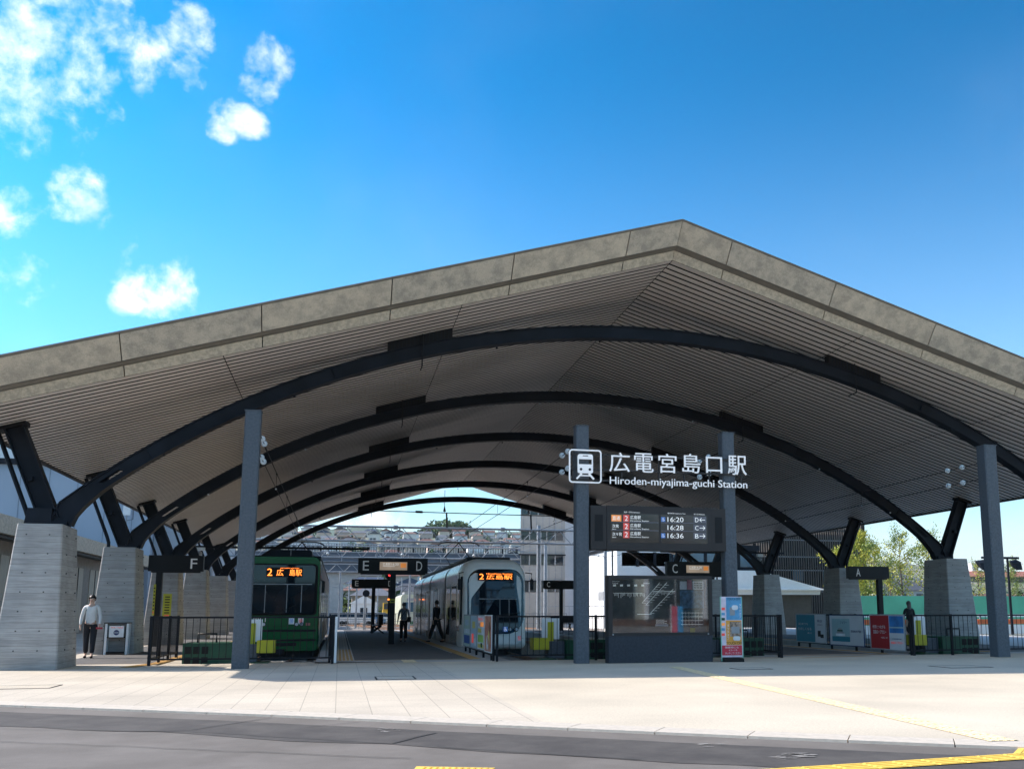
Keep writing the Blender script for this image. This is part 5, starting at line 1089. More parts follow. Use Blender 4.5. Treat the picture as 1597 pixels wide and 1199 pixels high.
MB().tube([(x, 90, -.36), (x, 90, z)], .05, 'grey', 6).build('post', t); MB().disc((x, 89.9, z), (0, 1, 0), .32, .15, 'steel', 14).build('head', t)
for (a, c, y, lab) in ((-.5, 3.9, 69.7, 'grey pipe railing closing the far end of the middle platform'), (11.4, 16.4, 69.7, 'grey pipe railing closing the far end of the C and B platform')):
    t = thing('pipe_railing', (a, y, 0), lab, 'railing'); b = MB()
    for z in (1.12, .75, .40): b.tube([(a, y, z), (c, y, z)], .025, 'galv', 6)
    b.build('rail', t)
    n = 4
    for k in range(n+1): x = a+(c-a)*k/n; MB().tube([(x, y, 0), (x, y, 1.14)], .03, 'galv', 6).build('post', t)
def mesh_fence(a, c, h, label, m='galv', pitch=.4, z0=-.3):
    t = thing('wire_fence', (*a, z0), label, 'fence'); a = Vector(a); c = Vector(c); l = (c-a).length; b = MB()
    for z in (z0+.1, z0+h*.5, z0+h): b.bar((*a, z), (*c, z), .03, .04, m)
    b.build('rail', t); b = MB(); n = int(l/pitch)
    for k in range(n+1): p = a.lerp(c, k/n); b.bar((*p, z0), (*p, z0+h), .02, .02, m)
    b.build('bars', t)
mesh_fence((7.2, 72), (10.9, 72), 1.7, 'pale railing of thin bars behind the white tram'); mesh_fence((16.6, 80), (33, 80), 2.0, 'pale wire fence before the white building'); mesh_fence((-8, 86), (7.0, 92), 1.4, 'low grey fence across the tram yard')
# ------------------------------------------------------------------ road bridge, viaduct column
t = thing('road_bridge', (8, 150, 0), 'dark slate road bridge with a railing crossing behind the tram yard', 'bridge'); slate = mat('slate_girder', (.075, .095, .125), .6, var=.15, vs_=.6)
xl, xr = -45, 34; zt1 = W(600, 862, 150)[1]; zb1 = W(600, 893, 150)[1]
b = MB(); b.box(xl, xr, 150, 150.5, zb1+1.7, zt1, slate); b.build('girder', t)
b = MB(); b.box(xl, xr, 150.6, 158, zb1, zb1+1.6, slate); b.build('girder', t)
b = MB(); b.box(xl, xr, 149.9, 158, zb1+1.62, zb1+1.69, 'grey'); b.box(xl, xr, 149.85, 149.98, zt1, zt1+.12, 'grey'); b.build('ledge', t)
b = MB()
for k in range(200): x = xl+(xr-xl)*k/200; b.box(x, x+.07, 150.1, 150.17, zt1+.12, zt1+1.25, 'steel')
for k in range(34): x = xl+(xr-xl)*k/34; b.box(x, x+.2, 150.05, 150.2, zt1+.12, zt1+1.4, 'steel')
b.box(xl, xr, 150.02, 150.2, zt1+1.26, zt1+1.4, 'galv'); b.build('railing', t)
b = MB()
for k in range(16): x = xl+5*k; b.box(x, x+.12, 149.7, 149.85, zb1+1.7, zt1-.2, 'galv')
b.box(xl, xr, 149.7, 149.8, zb1+2.2, zb1+2.3, 'galv'); b.build('pipe', t)
for px_ in (526, 470, 700): x = W(px_, 0, 152)[0]; b = MB(); b.box(x-1.0, x+1.0, 151.5, 154.5, -.4, zb1-1.6, 'platform_edge'); b.prismY([(x-1.0, zb1-1.6), (x+1.0, zb1-1.6), (x+3.6, zb1-.4), (x+3.6, zb1), (x-3.0, zb1), (x-3.0, zb1-.4)], 151.4, 154.6, 'platform_edge'); b.build('column', t)
# ------------------------------------------------------------------ hillside with houses
def hz(x, y):
    if y < 165: return -.5
    t = min(1, (y-165)/470); return -.5+49*t**1.15+2.0*noise.noise(Vector((x*.012, y*.012, 0)))*min(1, (y-165)/60)
b = MB(); NX, NY = 46, 34; vs = []; fs = []
for j in range(NY):
    y = 165+j*(760-165)/(NY-1)
    for i in range(NX): x = -220+i*500/(NX-1); vs.append((x, y, hz(x, y)))
for j in range(NY-1):
    for i in range(NX-1): fs.append((j*NX+i, j*NX+i+1, (j+1)*NX+i+1, (j+1)*NX+i))
b.add(vs, fs, mat('hillside_ground', (.10, .13, .06), .95, vs_=.06, col2=(.24, .22, .17)), True); b.build('hillside', kind='structure')
wallm = [mat('house_wall_%d' % i, c, .8, var=.06) for i, c in enumerate(((.62, .60, .56), (.52, .46, .38), (.70, .70, .70), (.42, .36, .31), (.50, .53, .55), (.58, .44, .36)))]
wn_ = ('white', 'cream', 'pale', 'brown', 'blue grey', 'pinkish'); roofm = [mat('house_roof_%d' % i, c, .7, var=.1) for i, c in enumerate(((.07, .075, .085), (.16, .08, .06), (.13, .14, .16), (.22, .12, .09), (.05, .07, .11)))]; rn_ = ('dark grey', 'brown', 'grey', 'reddish', 'slate blue')
winm = mat('house_window', (.05, .06, .08), .2)
spots = []; tries = 0
rows = [172, 186, 204, 226, 252, 282, 318, 360, 410, 468, 530, 590, 640]
for r_, y0 in enumerate(rows):
    lo, hi = -.10*y0, .205*y0; x = lo+random.uniform(0, 6)
    while x < hi:
        wd = random.uniform(6, 8.6); spots.append((x+wd/2, y0+random.uniform(-5, 5), wd)); x += wd+random.uniform(.5, 2.5)+(1.5 if y0 > 500 else 0)
for i, (x, y, wd) in enumerate(spots[:290]):
    z = hz(x, y)-.3; d_ = random.uniform(6, 8); h = random.choice((2.8, 4.6, 4.9, 5.1)); a = random.randrange(6); c = random.randrange(5); b = MB(); x0, x1, y0, y1 = x-wd/2, x+wd/2, y-d_/2, y+d_/2
    b.box(x0, x1, y0, y1, z, z+h, wallm[a]); e = .5; rh = random.uniform(1.1, 1.7)
    if random.random() < .5: b.hull8([(x0-e, y0-e, z+h), (x1+e, y0-e, z+h), (x1+e, y1+e, z+h), (x0-e, y1+e, z+h)], [(x0+1.8, y-.1, z+h+rh), (x1-1.8, y-.1, z+h+rh), (x1-1.8, y+.1, z+h+rh), (x0+1.8, y+.1, z+h+rh)], roofm[c]); kind = 'hipped'
    else:
        if random.random() < .5: b.hull8([(x0-e, y0-e, z+h), (x1+e, y0-e, z+h), (x1+e, y1+e, z+h), (x0-e, y1+e, z+h)], [(x0-e, y-.1, z+h+rh), (x1+e, y-.1, z+h+rh), (x1+e, y+.1, z+h+rh), (x0-e, y+.1, z+h+rh)], roofm[c])
        else:
            b.hull8([(x0-e, y0-e, z+h), (x1+e, y0-e, z+h), (x1+e, y1+e, z+h), (x0-e, y1+e, z+h)], [(x-.1, y0-e, z+h+rh+.4), (x+.1, y0-e, z+h+rh+.4), (x+.1, y1+e, z+h+rh+.4), (x-.1, y1+e, z+h+rh+.4)], roofm[c])
            b.prismY([(x0, z+h), (x1, z+h), (x, z+h+rh+.2)], y0-.1, y0+.2, wallm[a])
        kind = 'gabled'
    for fl in range(int(h//2.6)):
        for q in range(random.randint(2, 3)):
            wx = x0+wd*(q+.5)/3+random.uniform(-.4, .4); b.box(wx-.8, wx+.8, y0-.06, y0-.01, z+fl*2.7+1.0, z+fl*2.7+2.2, winm)
    if h > 5 and random.random() < .5: b.box(x0+.3, x1-.3, y0-1.1, y0-.1, z+2.7, z+3.6, wallm[(a+2) % 6])
    b.build('hillside_house', label='small %s house with a %s %s roof on the hillside behind the bridge' % (wn_[a], rn_[c], kind), cat='house', group='%s houses with %s %s roofs on the hillside' % (wn_[a], rn_[c], kind))
def leafcloud(b, c, rad, n, size, m, sq=(1, 1, 1), seed=0, hollow=.55):
    rnd = random.Random(seed)
    for _ in range(n):
        while True:
            p = Vector((rnd.uniform(-1, 1), rnd.uniform(-1, 1), rnd.uniform(-1, 1)))
            if hollow < p.length <= 1: break
        q = Vector((c[0]+p.x*rad*sq[0], c[1]+p.y*rad*sq[1], c[2]+p.z*rad*sq[2]))
        a = Vector((rnd.gauss(0, 1), rnd.gauss(0, 1), rnd.gauss(0, 1))).normalized(); e = a.orthogonal().normalized(); f = a.cross(e); s = size*rnd.uniform(.6, 1.4)
        b.add([q-e*s, q-f*s*.5, q+e*s, q+f*s*.5], [(0, 1, 2, 3)], m)
leafM = mat('hill_woods_leaf', (.085, .15, .045), .8, vs_=.05, col2=(.035, .075, .025))
b = MB(); rnd = random.Random(3); yw = 660
KN = [(636, 850), (648, 838), (660, 824), (672, 815), (690, 809), (708, 811), (725, 817), (742, 828), (760, 835), (775, 832), (800, 833), (832, 838), (850, 846)]
for k in range(420):
    px_ = rnd.uniform(640, 770) if rnd.random() < .75 else rnd.uniform(765, 845); q_ = 0
    while KN[q_+1][0] < px_: q_ += 1
    topy = KN[q_][1]+(KN[q_+1][1]-KN[q_][1])*(px_-KN[q_][0])/(KN[q_+1][0]-KN[q_][0])
    py = rnd.uniform(topy+4.5, 852); Y = yw+rnd.uniform(-20, 30); x, z = W(px_, py, Y); leafcloud(b, (x, Y, z), rnd.uniform(2.4, 4.4), 48, 1.2, leafM, (1, 1, .9), k, .6)
b.build('wooded_knoll', label='green wooded knoll rising above the hillside houses', cat='woods', kind='stuff')
b = MB(); rnd = random.Random(5)
for k in range(170):
    y = rnd.choice(rows)+rnd.uniform(-10, 10); x = rnd.uniform(-.10*y, .205*y); r_ = rnd.uniform(1.5, 3.2); leafcloud(b, (x, y, hz(x, y)+r_*.8), r_, 60, .55*r_/2, leafM, (1, 1, .8), k, .5)
for k in range(60):
    x = rnd.uniform(-16, 26); y = rnd.uniform(160, 168); r_ = rnd.uniform(1.0, 2.0); leafcloud(b, (x, y, r_*.6), r_, 60, .3, 'leafB', (1.4, 1, .9), k+900, .4)
b.build('garden_shrubbery', label='patches of green shrubbery between the hillside houses', cat='shrubbery', kind='stuff')
# mountains
def ridge(Y, prof, name, col, depth=700):
    b = MB(); vs = []; n = 160; px0, px1 = prof[0][0], prof[-1][0]
    for i in range(n+1):
        px_ = px0+(px1-px0)*i/n; k = 0
        while k < len(prof)-2 and prof[k+1][0] < px_: k += 1
        q = (px_-prof[k][0])/(prof[k+1][0]-prof[k][0]); py = prof[k][1]*(1-q)+prof[k+1][1]*q; x, z = W(px_, py, Y); z += Y*.0015*noise.noise(Vector((i*.13, Y, 0)))
        vs += [(x, Y-depth, -1), (x, Y-depth*.4, z*.5+20*noise.noise(Vector((i*.3, 7, 0)))), (x, Y, z), (x*1.05, Y+depth, -1)]
    fs = []
    for i in range(n):
        for j in range(3): fs.append((i*4+j, i*4+4+j, i*4+5+j, i*4+j+1))
    b.add(vs, fs, mat(name+'_forest', col, .95, var=.4, vs_=.01), True); b.build(name, kind='structure')
ridge(3600, [(250, 860), (420, 836), (500, 826), (560, 822), (600, 825), (630, 840), (680, 846), (760, 840), (860, 843), (1000, 850), (1200, 880), (1600, 900), (1700, 910)], 'mountains', (.05, .09, .045))
ridge(3950, [(200, 850), (450, 838), (640, 838), (700, 834), (780, 829), (830, 830), (1000, 838), (1100, 855), (1500, 905), (1700, 912)], 'mountains', (.05, .09, .045))
# ------------------------------------------------------------------ buildings
MT['panelblue'] = mat('blue_grey_wall_panel', (.36, .42, .50), .6, var=.03, vs_=.3); MT['joint'] = mat('panel_joint', (.20, .24, .29), .7)
t = thing('blue_grey_hall', (-22, 70, 0), 'large blue grey panelled hall with a dark roof edge behind the left pillars', 'building')
b = MB(); b.box(-56, -14.45, 80, 120, 0, 12.4, 'panelblue')
for k in range(20): x = -15.9-k*2.0; b.box(x-.02, x+.02, 79.97, 79.995, 0, 12.3, 'joint')
b.build('wall', t); MB().box(-56.3, -14.2, 79.6, 120.2, 12.41, 12.8, 'steel').build('roof_edge', t); b = MB(); b.box(-54, -23, 84, 115, 12.81, 14.4, 'white'); b.build('roof_plant', t)
t = thing('annex_building', (-11, 82, 0), 'plain grey annex wall between the blue grey hall and the canopy', 'building'); MB().box(-14.4, -12.1, 81, 118, 0, 9.4, mat('annex_grey', (.33, .36, .40), .7, var=.05)).build('wall', t); MB().box(-14.44, -12.0, 80.9, 118.1, 9.41, 9.6, 'steel').build('roof_edge', t)
# shop along the left side
t = thing('side_shop', (-12, 40, 0), 'low shop with a brown concrete eave and glass front behind the left pillars', 'building')
XE = -14.05
MB().box(XE-.75, XE, 24, 79.2, 4.62, 5.42, 'strip').build('eave', t); MB().box(-26, XE-.76, 24, 79.2, 5.1, 5.4, 'steel').build('roof', t); MB().box(XE-.72, XE-.2, 24.05, 79.1, 4.46, 4.61, 'black').build('soffit', t)
b = MB(); b.box(-26, XE-1.2, 40, 79.1, 0, 4.6, mat('shop_beige_wall', (.24, .225, .20), .8, var=.1)); b.build('wall', t)
shopg = mat('shop_green_glass', (.34, .42, .39), .08, var=.05)
for k in range(4): y = 24.4+k*3.9; f = MB().box(XE-1.2, XE-1.14, y, y+3.8, .1, 4.4, shopg).build('window', t); MB().box(XE-1.23, XE-1.1, y+3.8, y+3.89, .0, 4.45, 'bronze').build('frame', f)
for k in range(9): y = 41+k*4.1; f = MB().box(XE-1.19, XE-1.15, y, y+2.4, .05, 3.9, mat('beige_curtain', (.40, .375, .31), .8, var=.2, vs_=3, stretch=(1, 6, .1))).build('window', t); MB().box(XE-1.14, XE-1.11, y+1.17, y+1.23, .05, 3.9, 'bronze').build('frame', f)
t = thing('vending_machine', (-9.9, 29, 0), 'white vending machine with a red band partly hidden by the first left pillar', 'vending machine'); b = MB(); b.box(-10.5, -9.72, 28.6, 29.6, 0, 1.85, 'white'); b.build('cabinet', t); b = MB()
for i in range(4):
    for j in range(6): b.box(-9.72+.002, -9.69, 28.68+j*.14, 28.78+j*.14, .95+i*.2, 1.1+i*.2, ('tred', 'tblue', 'green', 'torange')[(i+j) % 4])
b.build('bottles', t); MB().box(-10.4, -9.8, 28.57, 28.595, .95, 1.75, 'glassdark').build('display_window', t); MB().box(-10.45, -9.77, 28.57, 28.597, .75, .9, 'tred').build('band', t)
t = thing('antenna_unit', (-11.6, 56, 6.0), 'white antenna box on a bracket before the blue grey hall', 'antenna'); x, z = W(196, 790, 78.5); MB().box(x-.25, x+.25, 78.9, 79.2, z-.6, z+.5, 'white').build('box', t); b = MB(); b.tube([(x, 79.1, z-.6), (x, 79.1, z-1.6), (x, 79.9, z-1.6)], .04, 'grey', 6); b.tube([(x+.25, 79.1, z+.3), (x+.45, 79.1, z+.3), (x+.45, 79.1, z-.9), (x, 79.1, z-1.0)], .02, 'black', 6); b.build('bracket', t)
# grey office building with stepped window bands
t = thing('grey_office', (24, 110, 0), 'grey clad office block with horizontal window bands right of the far opening', 'building')
Yg = 96; xg0, zg = W(812, 795, Yg); xg1 = W(881, 0, Yg)[0]; xg2 = W(906, 0, Yg)[0]
gcl = mat('grey_cladding', (.36, .345, .325), .6, var=.04); b = MB(); b.prismZ([(xg0, Yg), (xg1, Yg), (xg1*1.25, Yg*1.25), (xg0*1.26, Yg*1.25)], -.4, 15.2, gcl)
b.build('wall', t); b = MB()
for k in range(7):
    x = xg0+(k+.5)*(xg1-xg0)/7; b.box(x-.015, x+.015, Yg-.02, Yg-.003, 0, 15, 'joint')
b.build('panel_joint', t)
for (ya, yb) in ((829, 842), (866, 881), (907, 923), (790, 803)):
    z1 = W(850, ya, Yg)[1]; z0 = W(850, yb, Yg)[1]
    for k in range(5):
        xa = xg0+.1+k*(xg1-xg0-.2)/5; xb = xa+(xg1-xg0-.2)/5-.12; f = MB().box(xa, xb, Yg-.06, Yg-.025, z0, z1, 'glassdark').build('window', t); MB().box(xb, xb+.12, Yg-.12, Yg-.025, z0, z1, 'grey').build('frame', f)
    MB().box(xg0-.2, xg1, Yg-.35, Yg-.13, z1, z1+.12, 'steel').build('ledge', t)
MB().prismZ([(xg0-.3, Yg-.1), (xg1, Yg-.1), (xg1*1.25, Yg*1.25), (xg0*1.25, Yg*1.25)], 15.21, 15.6, 'grey').build('parapet', t)
t = thing('white_block', (24, 92, 0), 'bright white walled block between the grey office and the dark glazed building', 'building')
XW = 24.0; yn0, yf0 = 82.2, 103.0; b = MB(); b.box(XW, XW+5, yn0, yf0, -.4, 16.0, 'white'); b.build('wall', t); b = MB()
for k in range(4): y = yn0+2.6+k*4.4; b.box(XW-.012, XW-.001, y-.02, y+.02, 0, 15.8, 'joint')
b.build('panel_joint', t); MB().box(xg1+.02, xg2, Yg+.3, Yg+2, -.4, 15.0, mat('pale_side_wall', (.55, .57, .60), .7, var=.03)).build('side_wall', t)
MB().box(XW-.03, XW-.002, 86.8, 88.6, 2.3, 3.1, 'grey').build('vent', t); MB().box(XW-.03, XW-.002, 83.4, 83.9, 4.2, 7.5, 'glassdark').build('window', t)
t = thing('glazed_building', (38, 100, 0), 'dark building with blue glass bays above a white wall, behind the display case', 'building'); Yb = 82
xa, xb = W(966, 0, Yb)[0], W(1183, 0, Yb)[0]; zt_ = W(1070, 857, Yb)[1]; zm = W(1070, 888, Yb)[1]
MB().box(xa, xb, Yb+.3, Yb+22, zm, zt_, 'steel').build('wall', t); MB().box(xa, xb, Yb+.32, Yb+22, -.4, zm-.01, 'white').build('lower_wall', t); MB().box(xa-.3, xb+.2, Yb+.1, Yb+22.2, zt_+.01, zt_+.5, 'steel').build('roof', t)
for k in range(8):
    x0 = xa+.3+k*(xb-xa-.4)/8; x1 = x0+(xb-xa-.4)/8-.3; f = MB().box(x0, x1, Yb+.2, Yb+.28, zm+.3, zt_-.3, 'glassblue').build('window', t); MB().box(x1, x1+.28, Yb+.12, Yb+.29, zm+.25, zt_-.25, 'steel').build('frame', f)
t = thing('white_roof_shelter', (33, 72, 0), 'low shelter with a broad white metal roof behind the right pillars', 'building'); Yc = 72
p = [W(1100, 884, Yc), W(1200, 894, Yc), W(1280, 917, Yc), W(1279, 927, Yc), W(1100, 927, Yc)]
MB().prismY([p[4], p[3], (p[2][0], p[2][1]-.0), p[1], p[0]][::-1], Yc, Yc+.3, 'white').build('gable', t)
b = MB(); b.hull8([(p[0][0], Yc-.4, p[3][1]+.35), (p[3][0]+.3, Yc-.4, p[3][1]+.35), (p[3][0]+.3, Yc+10, p[3][1]+1.1), (p[0][0], Yc+10, p[0][1]+.8)], [(p[0][0], Yc-.4, p[3][1]+.45), (p[3][0]+.3, Yc-.4, p[3][1]+.45), (p[3][0]+.3, Yc+10, p[3][1]+1.2), (p[0][0], Yc+10, p[0][1]+.9)], 'white'); b.build('roof', t)
MB().box(p[0][0], p[3][0]-.4, Yc+.8, Yc+9, 0, p[3][1], mat('shelter_wall', (.10, .085, .075), .7)).build('wall', t)
t = thing('lattice_building', (48, 92, 0), 'dark multi storey building wrapped in thin pale vertical louvres', 'building'); Yd = 86
xa, xb = W(1182, 0, Yd)[0], W(1346, 0, Yd)[0]; zt_ = W(1345, 806, Yd)[1]
MB().box(xa, xb+1.0, Yd+1, Yd+16, 0, zt_, mat('dark_louvre_core', (.012, .010, .009), .7, var=.4, vs_=.5)).build('wall', t)
b = MB(); n = 46
for k in range(n+1):
    x = xa+(xb-xa)*k/n; lowz = .0 if k < n*.86 else W(1260, 872, Yd)[1]
    b.box(x-.02, x+.02, Yd, Yd+.10, lowz, zt_+.2, mat('louvre', (.16, .135, .12), .5) if k == 0 else MT.setdefault('louvre', bpy.data.materials['louvre']))
b.build('louvres', t); b = MB()
for z in (W(1260, 922, Yd)[1], W(1260, 889, Yd)[1], W(1260, 868, Yd)[1], W(1260, 842, Yd)[1], W(1260, 822, Yd)[1]): b.box(xa, xb, Yd+.13, Yd+.25, z-.05, z+.05, 'galv')
b.build('rails', t); b = MB(); b.box(xa, xb-.2, Yd+.3, Yd+1, W(1260, 879, Yd)[1]-.3, W(1260, 876, Yd)[1]+.3, 'black'); b.build('slab', t)
for k in range(4): x = xa+4+k*3.4; MB().box(x, x+1.2, Yd+.7, Yd+.95, W(1260, 897, Yd)[1]-.5, W(1260, 897, Yd)[1]+.5, 'glassblue').build('window', t)
t = thing('far_apartment', (240, 300, 0), 'distant apartment block with a red roof and balcony rows at the right', 'building'); Ya = 300
xa = W(1512, 0, Ya)[0]; xb = 275; zr_ = W(1550, 899, Ya)[1]; MB().box(xa, xb, Ya, Ya+14, 0, zr_, mat('apartment_beige', (.42, .35, .30), .8)).build('wall', t)
b = MB(); b.hull8([(xa-1, Ya-1.5, zr_), (xb, Ya-1.5, zr_), (xb, Ya+15, zr_), (xa-1, Ya+15, zr_)], [(xa+1, Ya+4, zr_+2.2), (xb, Ya+4, zr_+2.2), (xb, Ya+9, zr_+2.2), (xa+1, Ya+9, zr_+2.2)], 'redroof'); b.build('roof', t); MB().box(W(1530, 0, Ya)[0], W(1540, 0, Ya)[0], Ya+5, Ya+9, zr_, zr_+5, 'white').build('stair_tower', t)
for k in range(4):
    z = zr_-2.9-k*3.1; MB().box(xa+.3, xb, Ya-.08, Ya-.01, z+1.1, z+2.7, 'glassdark').build('window', t); MB().box(xa-.5, xb, Ya-1.4, Ya-.1, z-.1, z+.9, mat('balcony_pale_%d' % k, (.52, .46, .42), .8)).build('balcony', t)
# ------------------------------------------------------------------ right side: hoarding, barriers, lamp, trees
t = thing('green_hoarding', (50, 60, 0), 'green mesh construction hoarding behind the right pillars', 'fence'); gm = mat('green_mesh_sheet', (.10, .42, .26), .7, var=.12, vs_=.6)
MB().box(34.4, 70, 60, 60.05, .05, 2.3, gm).build('mesh', t)
for k in range(18): x = 34.4+k*2.05; MB().tube([(x, 60.12, 0), (x, 60.12, 2.4)], .035, 'galv', 6).build('post', t)
MB().bar((34.4, 60.12, 2.3), (70, 60.12, 2.3), .04, .04, 'galv').build('rail', t)
MT['orange'] = mat('barrier_orange', (.62, .13, .03), .5)
for k in range(13):
    x = 26.6+k*2.06; t = thing('road_barrier', (x, 47, 0), 'orange and white road barrier, number of its line hidden behind the right railing', 'barrier', 'orange and white road barriers in a line behind the right railing'); t['label'] = 'low orange and white road barrier in the line behind the right railing'
    MB().prismY([(x, 0), (x+2.0, 0), (x+1.95, .48), (x+.05, .48)], 46.8, 47.2, 'white').build('base', t); MB().box(x, x+2.0, 46.95, 47.05, .52, .80, 'orange').build('board', t)
    b = MB(); b.box(x+.1, x+.16, 46.98, 47.02, .48, 1.1, 'grey'); b.box(x+1.84, x+1.9, 46.98, 47.02, .48, 1.1, 'grey'); b.box(x, x+2, 46.99, 47.01, .92, 1.08, 'white'); b.build('upright', t)
t = thing('street_lamp', (35.4, 45, 0), 'dark street lamp with two angled flood heads right of the thick post', 'street lamp'); xp, zp = W(1571, 872, 45)
MB().tube([(xp, 45, 0), (xp, 45, zp+.1)], .08, 'steel', 8, .06).build('pole', t); b = MB(); xl_, _ = W(1532, 0, 45); xr_, _ = W(1590, 0, 45); b.box(xl_, xr_, 44.96, 45.04, zp+.02, zp+.14, 'steel'); b.build('arm', t)
for (px_, py_, w_) in ((1533, 880, .5), (1583, 880, .32)): x, z = W(px_, py_, 45); b = MB(); b.hull8([(x-w_*.5, 44.7, z-.32), (x+w_*.7, 44.7, z-.30), (x+w_*.7, 45.1, z-.05), (x-w_*.5, 45.1, z-.1)], [(x-w_*.8, 44.75, z+.05), (x+w_*.6, 44.75, z+.12), (x+w_*.6, 45.15, z+.3), (x-w_*.8, 45.15, z+.2)], 'steel'); b.build('lamp_head', t)
b = MB(); x, z = W(1567, 870, 60); b.tube([(x, 62, 0), (x, 62, z+1.2)], .09, 'white', 8, .05); b.ball((x, 62, z+1.2), .15, 'white', 5); b.build('white_mast', label='thin white mast behind the street lamp', cat='mast')
t = thing('camera_mount', (22.4, 31, 4), 'white camera on a bar by the fourth right pillar', 'camera'); x, z = W(1188, 868, 50); b = MB(); b.box(x-.25, x+.1, 50, 50.2, z, z+.16, 'white'); b.ball((x-.1, 50.1, z-.14), .13, 'grey', 6); b.build('camera_body', t); b = MB(); b.box(x-6, x+1.5, 50.21, 50.27, z+.18, z+.28, 'steel'); b.build('bar', t)
t = thing('camera_mount', (-6, 52, 4), 'white camera on a bar above the left tram track', 'camera'); x, z = W(311, 858, 52); b = MB(); b.box(x-.2, x+.25, 52, 52.2, z, z+.16, 'white'); b.ball((x, 52.1, z-.16), .14, 'grey', 6); b.build('camera_body', t); b = MB(); b.box(x-.3, x+8.5, 52.21, 52.27, z+.14, z+.26, 'steel'); b.build('bar', t)
def tree(x, y, h, r, la, lb, label, n=2600, z0=1.6, dense=1.5, size=.078):
    t = thing('young_tree', (x, y, 0), label, 'tree', 'young roadside trees'); rnd = random.Random(int(x*7+y)); b = MB(); b.tube([(x, y, 0), (x+.05, y, h*.35), (x-.05, y, h*.7), (x, y, h*.93)], .09, 'bark', 7, .02)
    tips = []
    for k in range(26):
        z = z0+(h-z0)*(k+.5)/26; a = rnd.uniform(0, 6.28); fr = (k+.5)/26; l = r*(.55+.6*math.sin(math.pi*min(1, fr*1.05+.08)))*rnd.uniform(.6, 1.1); e = Vector((x+l*math.cos(a), y+l*math.sin(a), z+l*.8)); b.tube([(x, y, z), ((x+e.x)/2, (y+e.y)/2, z+l*.3), e], .03, 'bark', 5, .008); tips.append((Vector((x, y, z)), e))
    b.build('trunk', t); b = MB(); per = int(n*dense/26)
    for p, e in tips:
        m = la if rnd.random() < .6 else lb; s_ = rnd.uniform(.3, .55)
        for _ in range(per):
            q = p.lerp(e, rnd.uniform(.25, 1.1)); o = Vector((rnd.gauss(0, 1), rnd.gauss(0, 1), rnd.gauss(0, 1)))*s_*.45; q = q+o
            a = Vector((rnd.gauss(0, 1), rnd.gauss(0, 1), rnd.gauss(0, 1))).normalized(); f1 = a.orthogonal().normalized(); f2 = a.cross(f1); s = size*rnd.uniform(.7, 1.4); b.add([q-f1*s, q-f2*s*.5, q+f1*s, q+f2*s*.5], [(0, 1, 2, 3)], m)
    b.build('crown', t)
def tpx(px_, ytop, Y): x, z = W(px_, ytop, Y); return x, Y, z
for (px_, yt, Y, r, la, lb, n, lab) in [(1318, 856, 66, 1.75, 'leafA', 'leafA', 4200, 'dense yellow green tree between the two middle right pillars'), (1346, 838, 68, 1.25, 'leafA', 'leafB', 3600, 'yellow green tree above the A platform sign'), (1362, 852, 74, 1.2, 'leafA', 'leafB', 1500, 'thin tree behind the post of the A platform sign'), (1402, 832, 68, 1.35, 'leafA', 'leafB', 1700, 'tall sparse tree with yellowing leaves left of the nearest right pillar'),
                                        (1447, 836, 64, 1.3, 'leafB', 'leafA', 1600, 'sparse tree partly hidden behind the nearest right pillar'), (1386, 868, 80, 1.4, 'leafB', 'leafA', 1500, 'greener low tree behind the tall sparse tree'), (1524, 880, 90, 1.2, 'leafA', 'leafB', 1000, 'small tree right of the nearest right pillar'), (1572, 878, 84, 1.3, 'leafB', 'leafB', 1500, 'green tree behind the street lamp')]:
    x, Y, z = tpx(px_, yt, Y); tree(x, Y, z, r, la, lb, lab, n)
b = MB(); rnd = random.Random(11)
for k in range(70): x = rnd.uniform(60, 150); y = rnd.uniform(120, 170); r_ = rnd.uniform(2, 3.6); leafcloud(b, (x, y, r_*.7), r_, 80, .5, 'leafD', (1.3, 1, .8), k, .5)
b.build('far_bushes', label='distant belt of dark green bushes behind the green hoarding', cat='bushes', kind='stuff')
for (px_, py0, Y, wd, hh_, a, c, lab) in ((1420, 905, 130, 12, 4, 4, 0, 'slate roofed house seen between the sparse trees at the right'), (1388, 893, 150, 14, 7, 2, 2, 'pale house behind the A platform sign'), (1560, 925, 140, 22, 3.4, 1, 1, 'long low cream house above the green hoarding')):
    x, z = W(px_, py0, Y); b = MB(); b.box(x-wd/2, x+wd/2, Y, Y+8, 0, z-1.5, wallm[a]); b.hull8([(x-wd/2-.5, Y-.6, z-1.5), (x+wd/2+.5, Y-.6, z-1.5), (x+wd/2+.5, Y+8.6, z-1.5), (x-wd/2-.5, Y+8.6, z-1.5)], [(x-wd/2+2, Y+3.9, z), (x+wd/2-2, Y+3.9, z), (x+wd/2-2, Y+4.1, z), (x-wd/2+2, Y+4.1, z)], roofm[c])
    for q in range(4): b.box(x-wd/2+wd*(q+.3)/4, x-wd/2+wd*(q+.7)/4, Y-.06, Y-.01, z-3.2, z-2.0, winm)
    b.build('far_house', label=lab, cat='house')
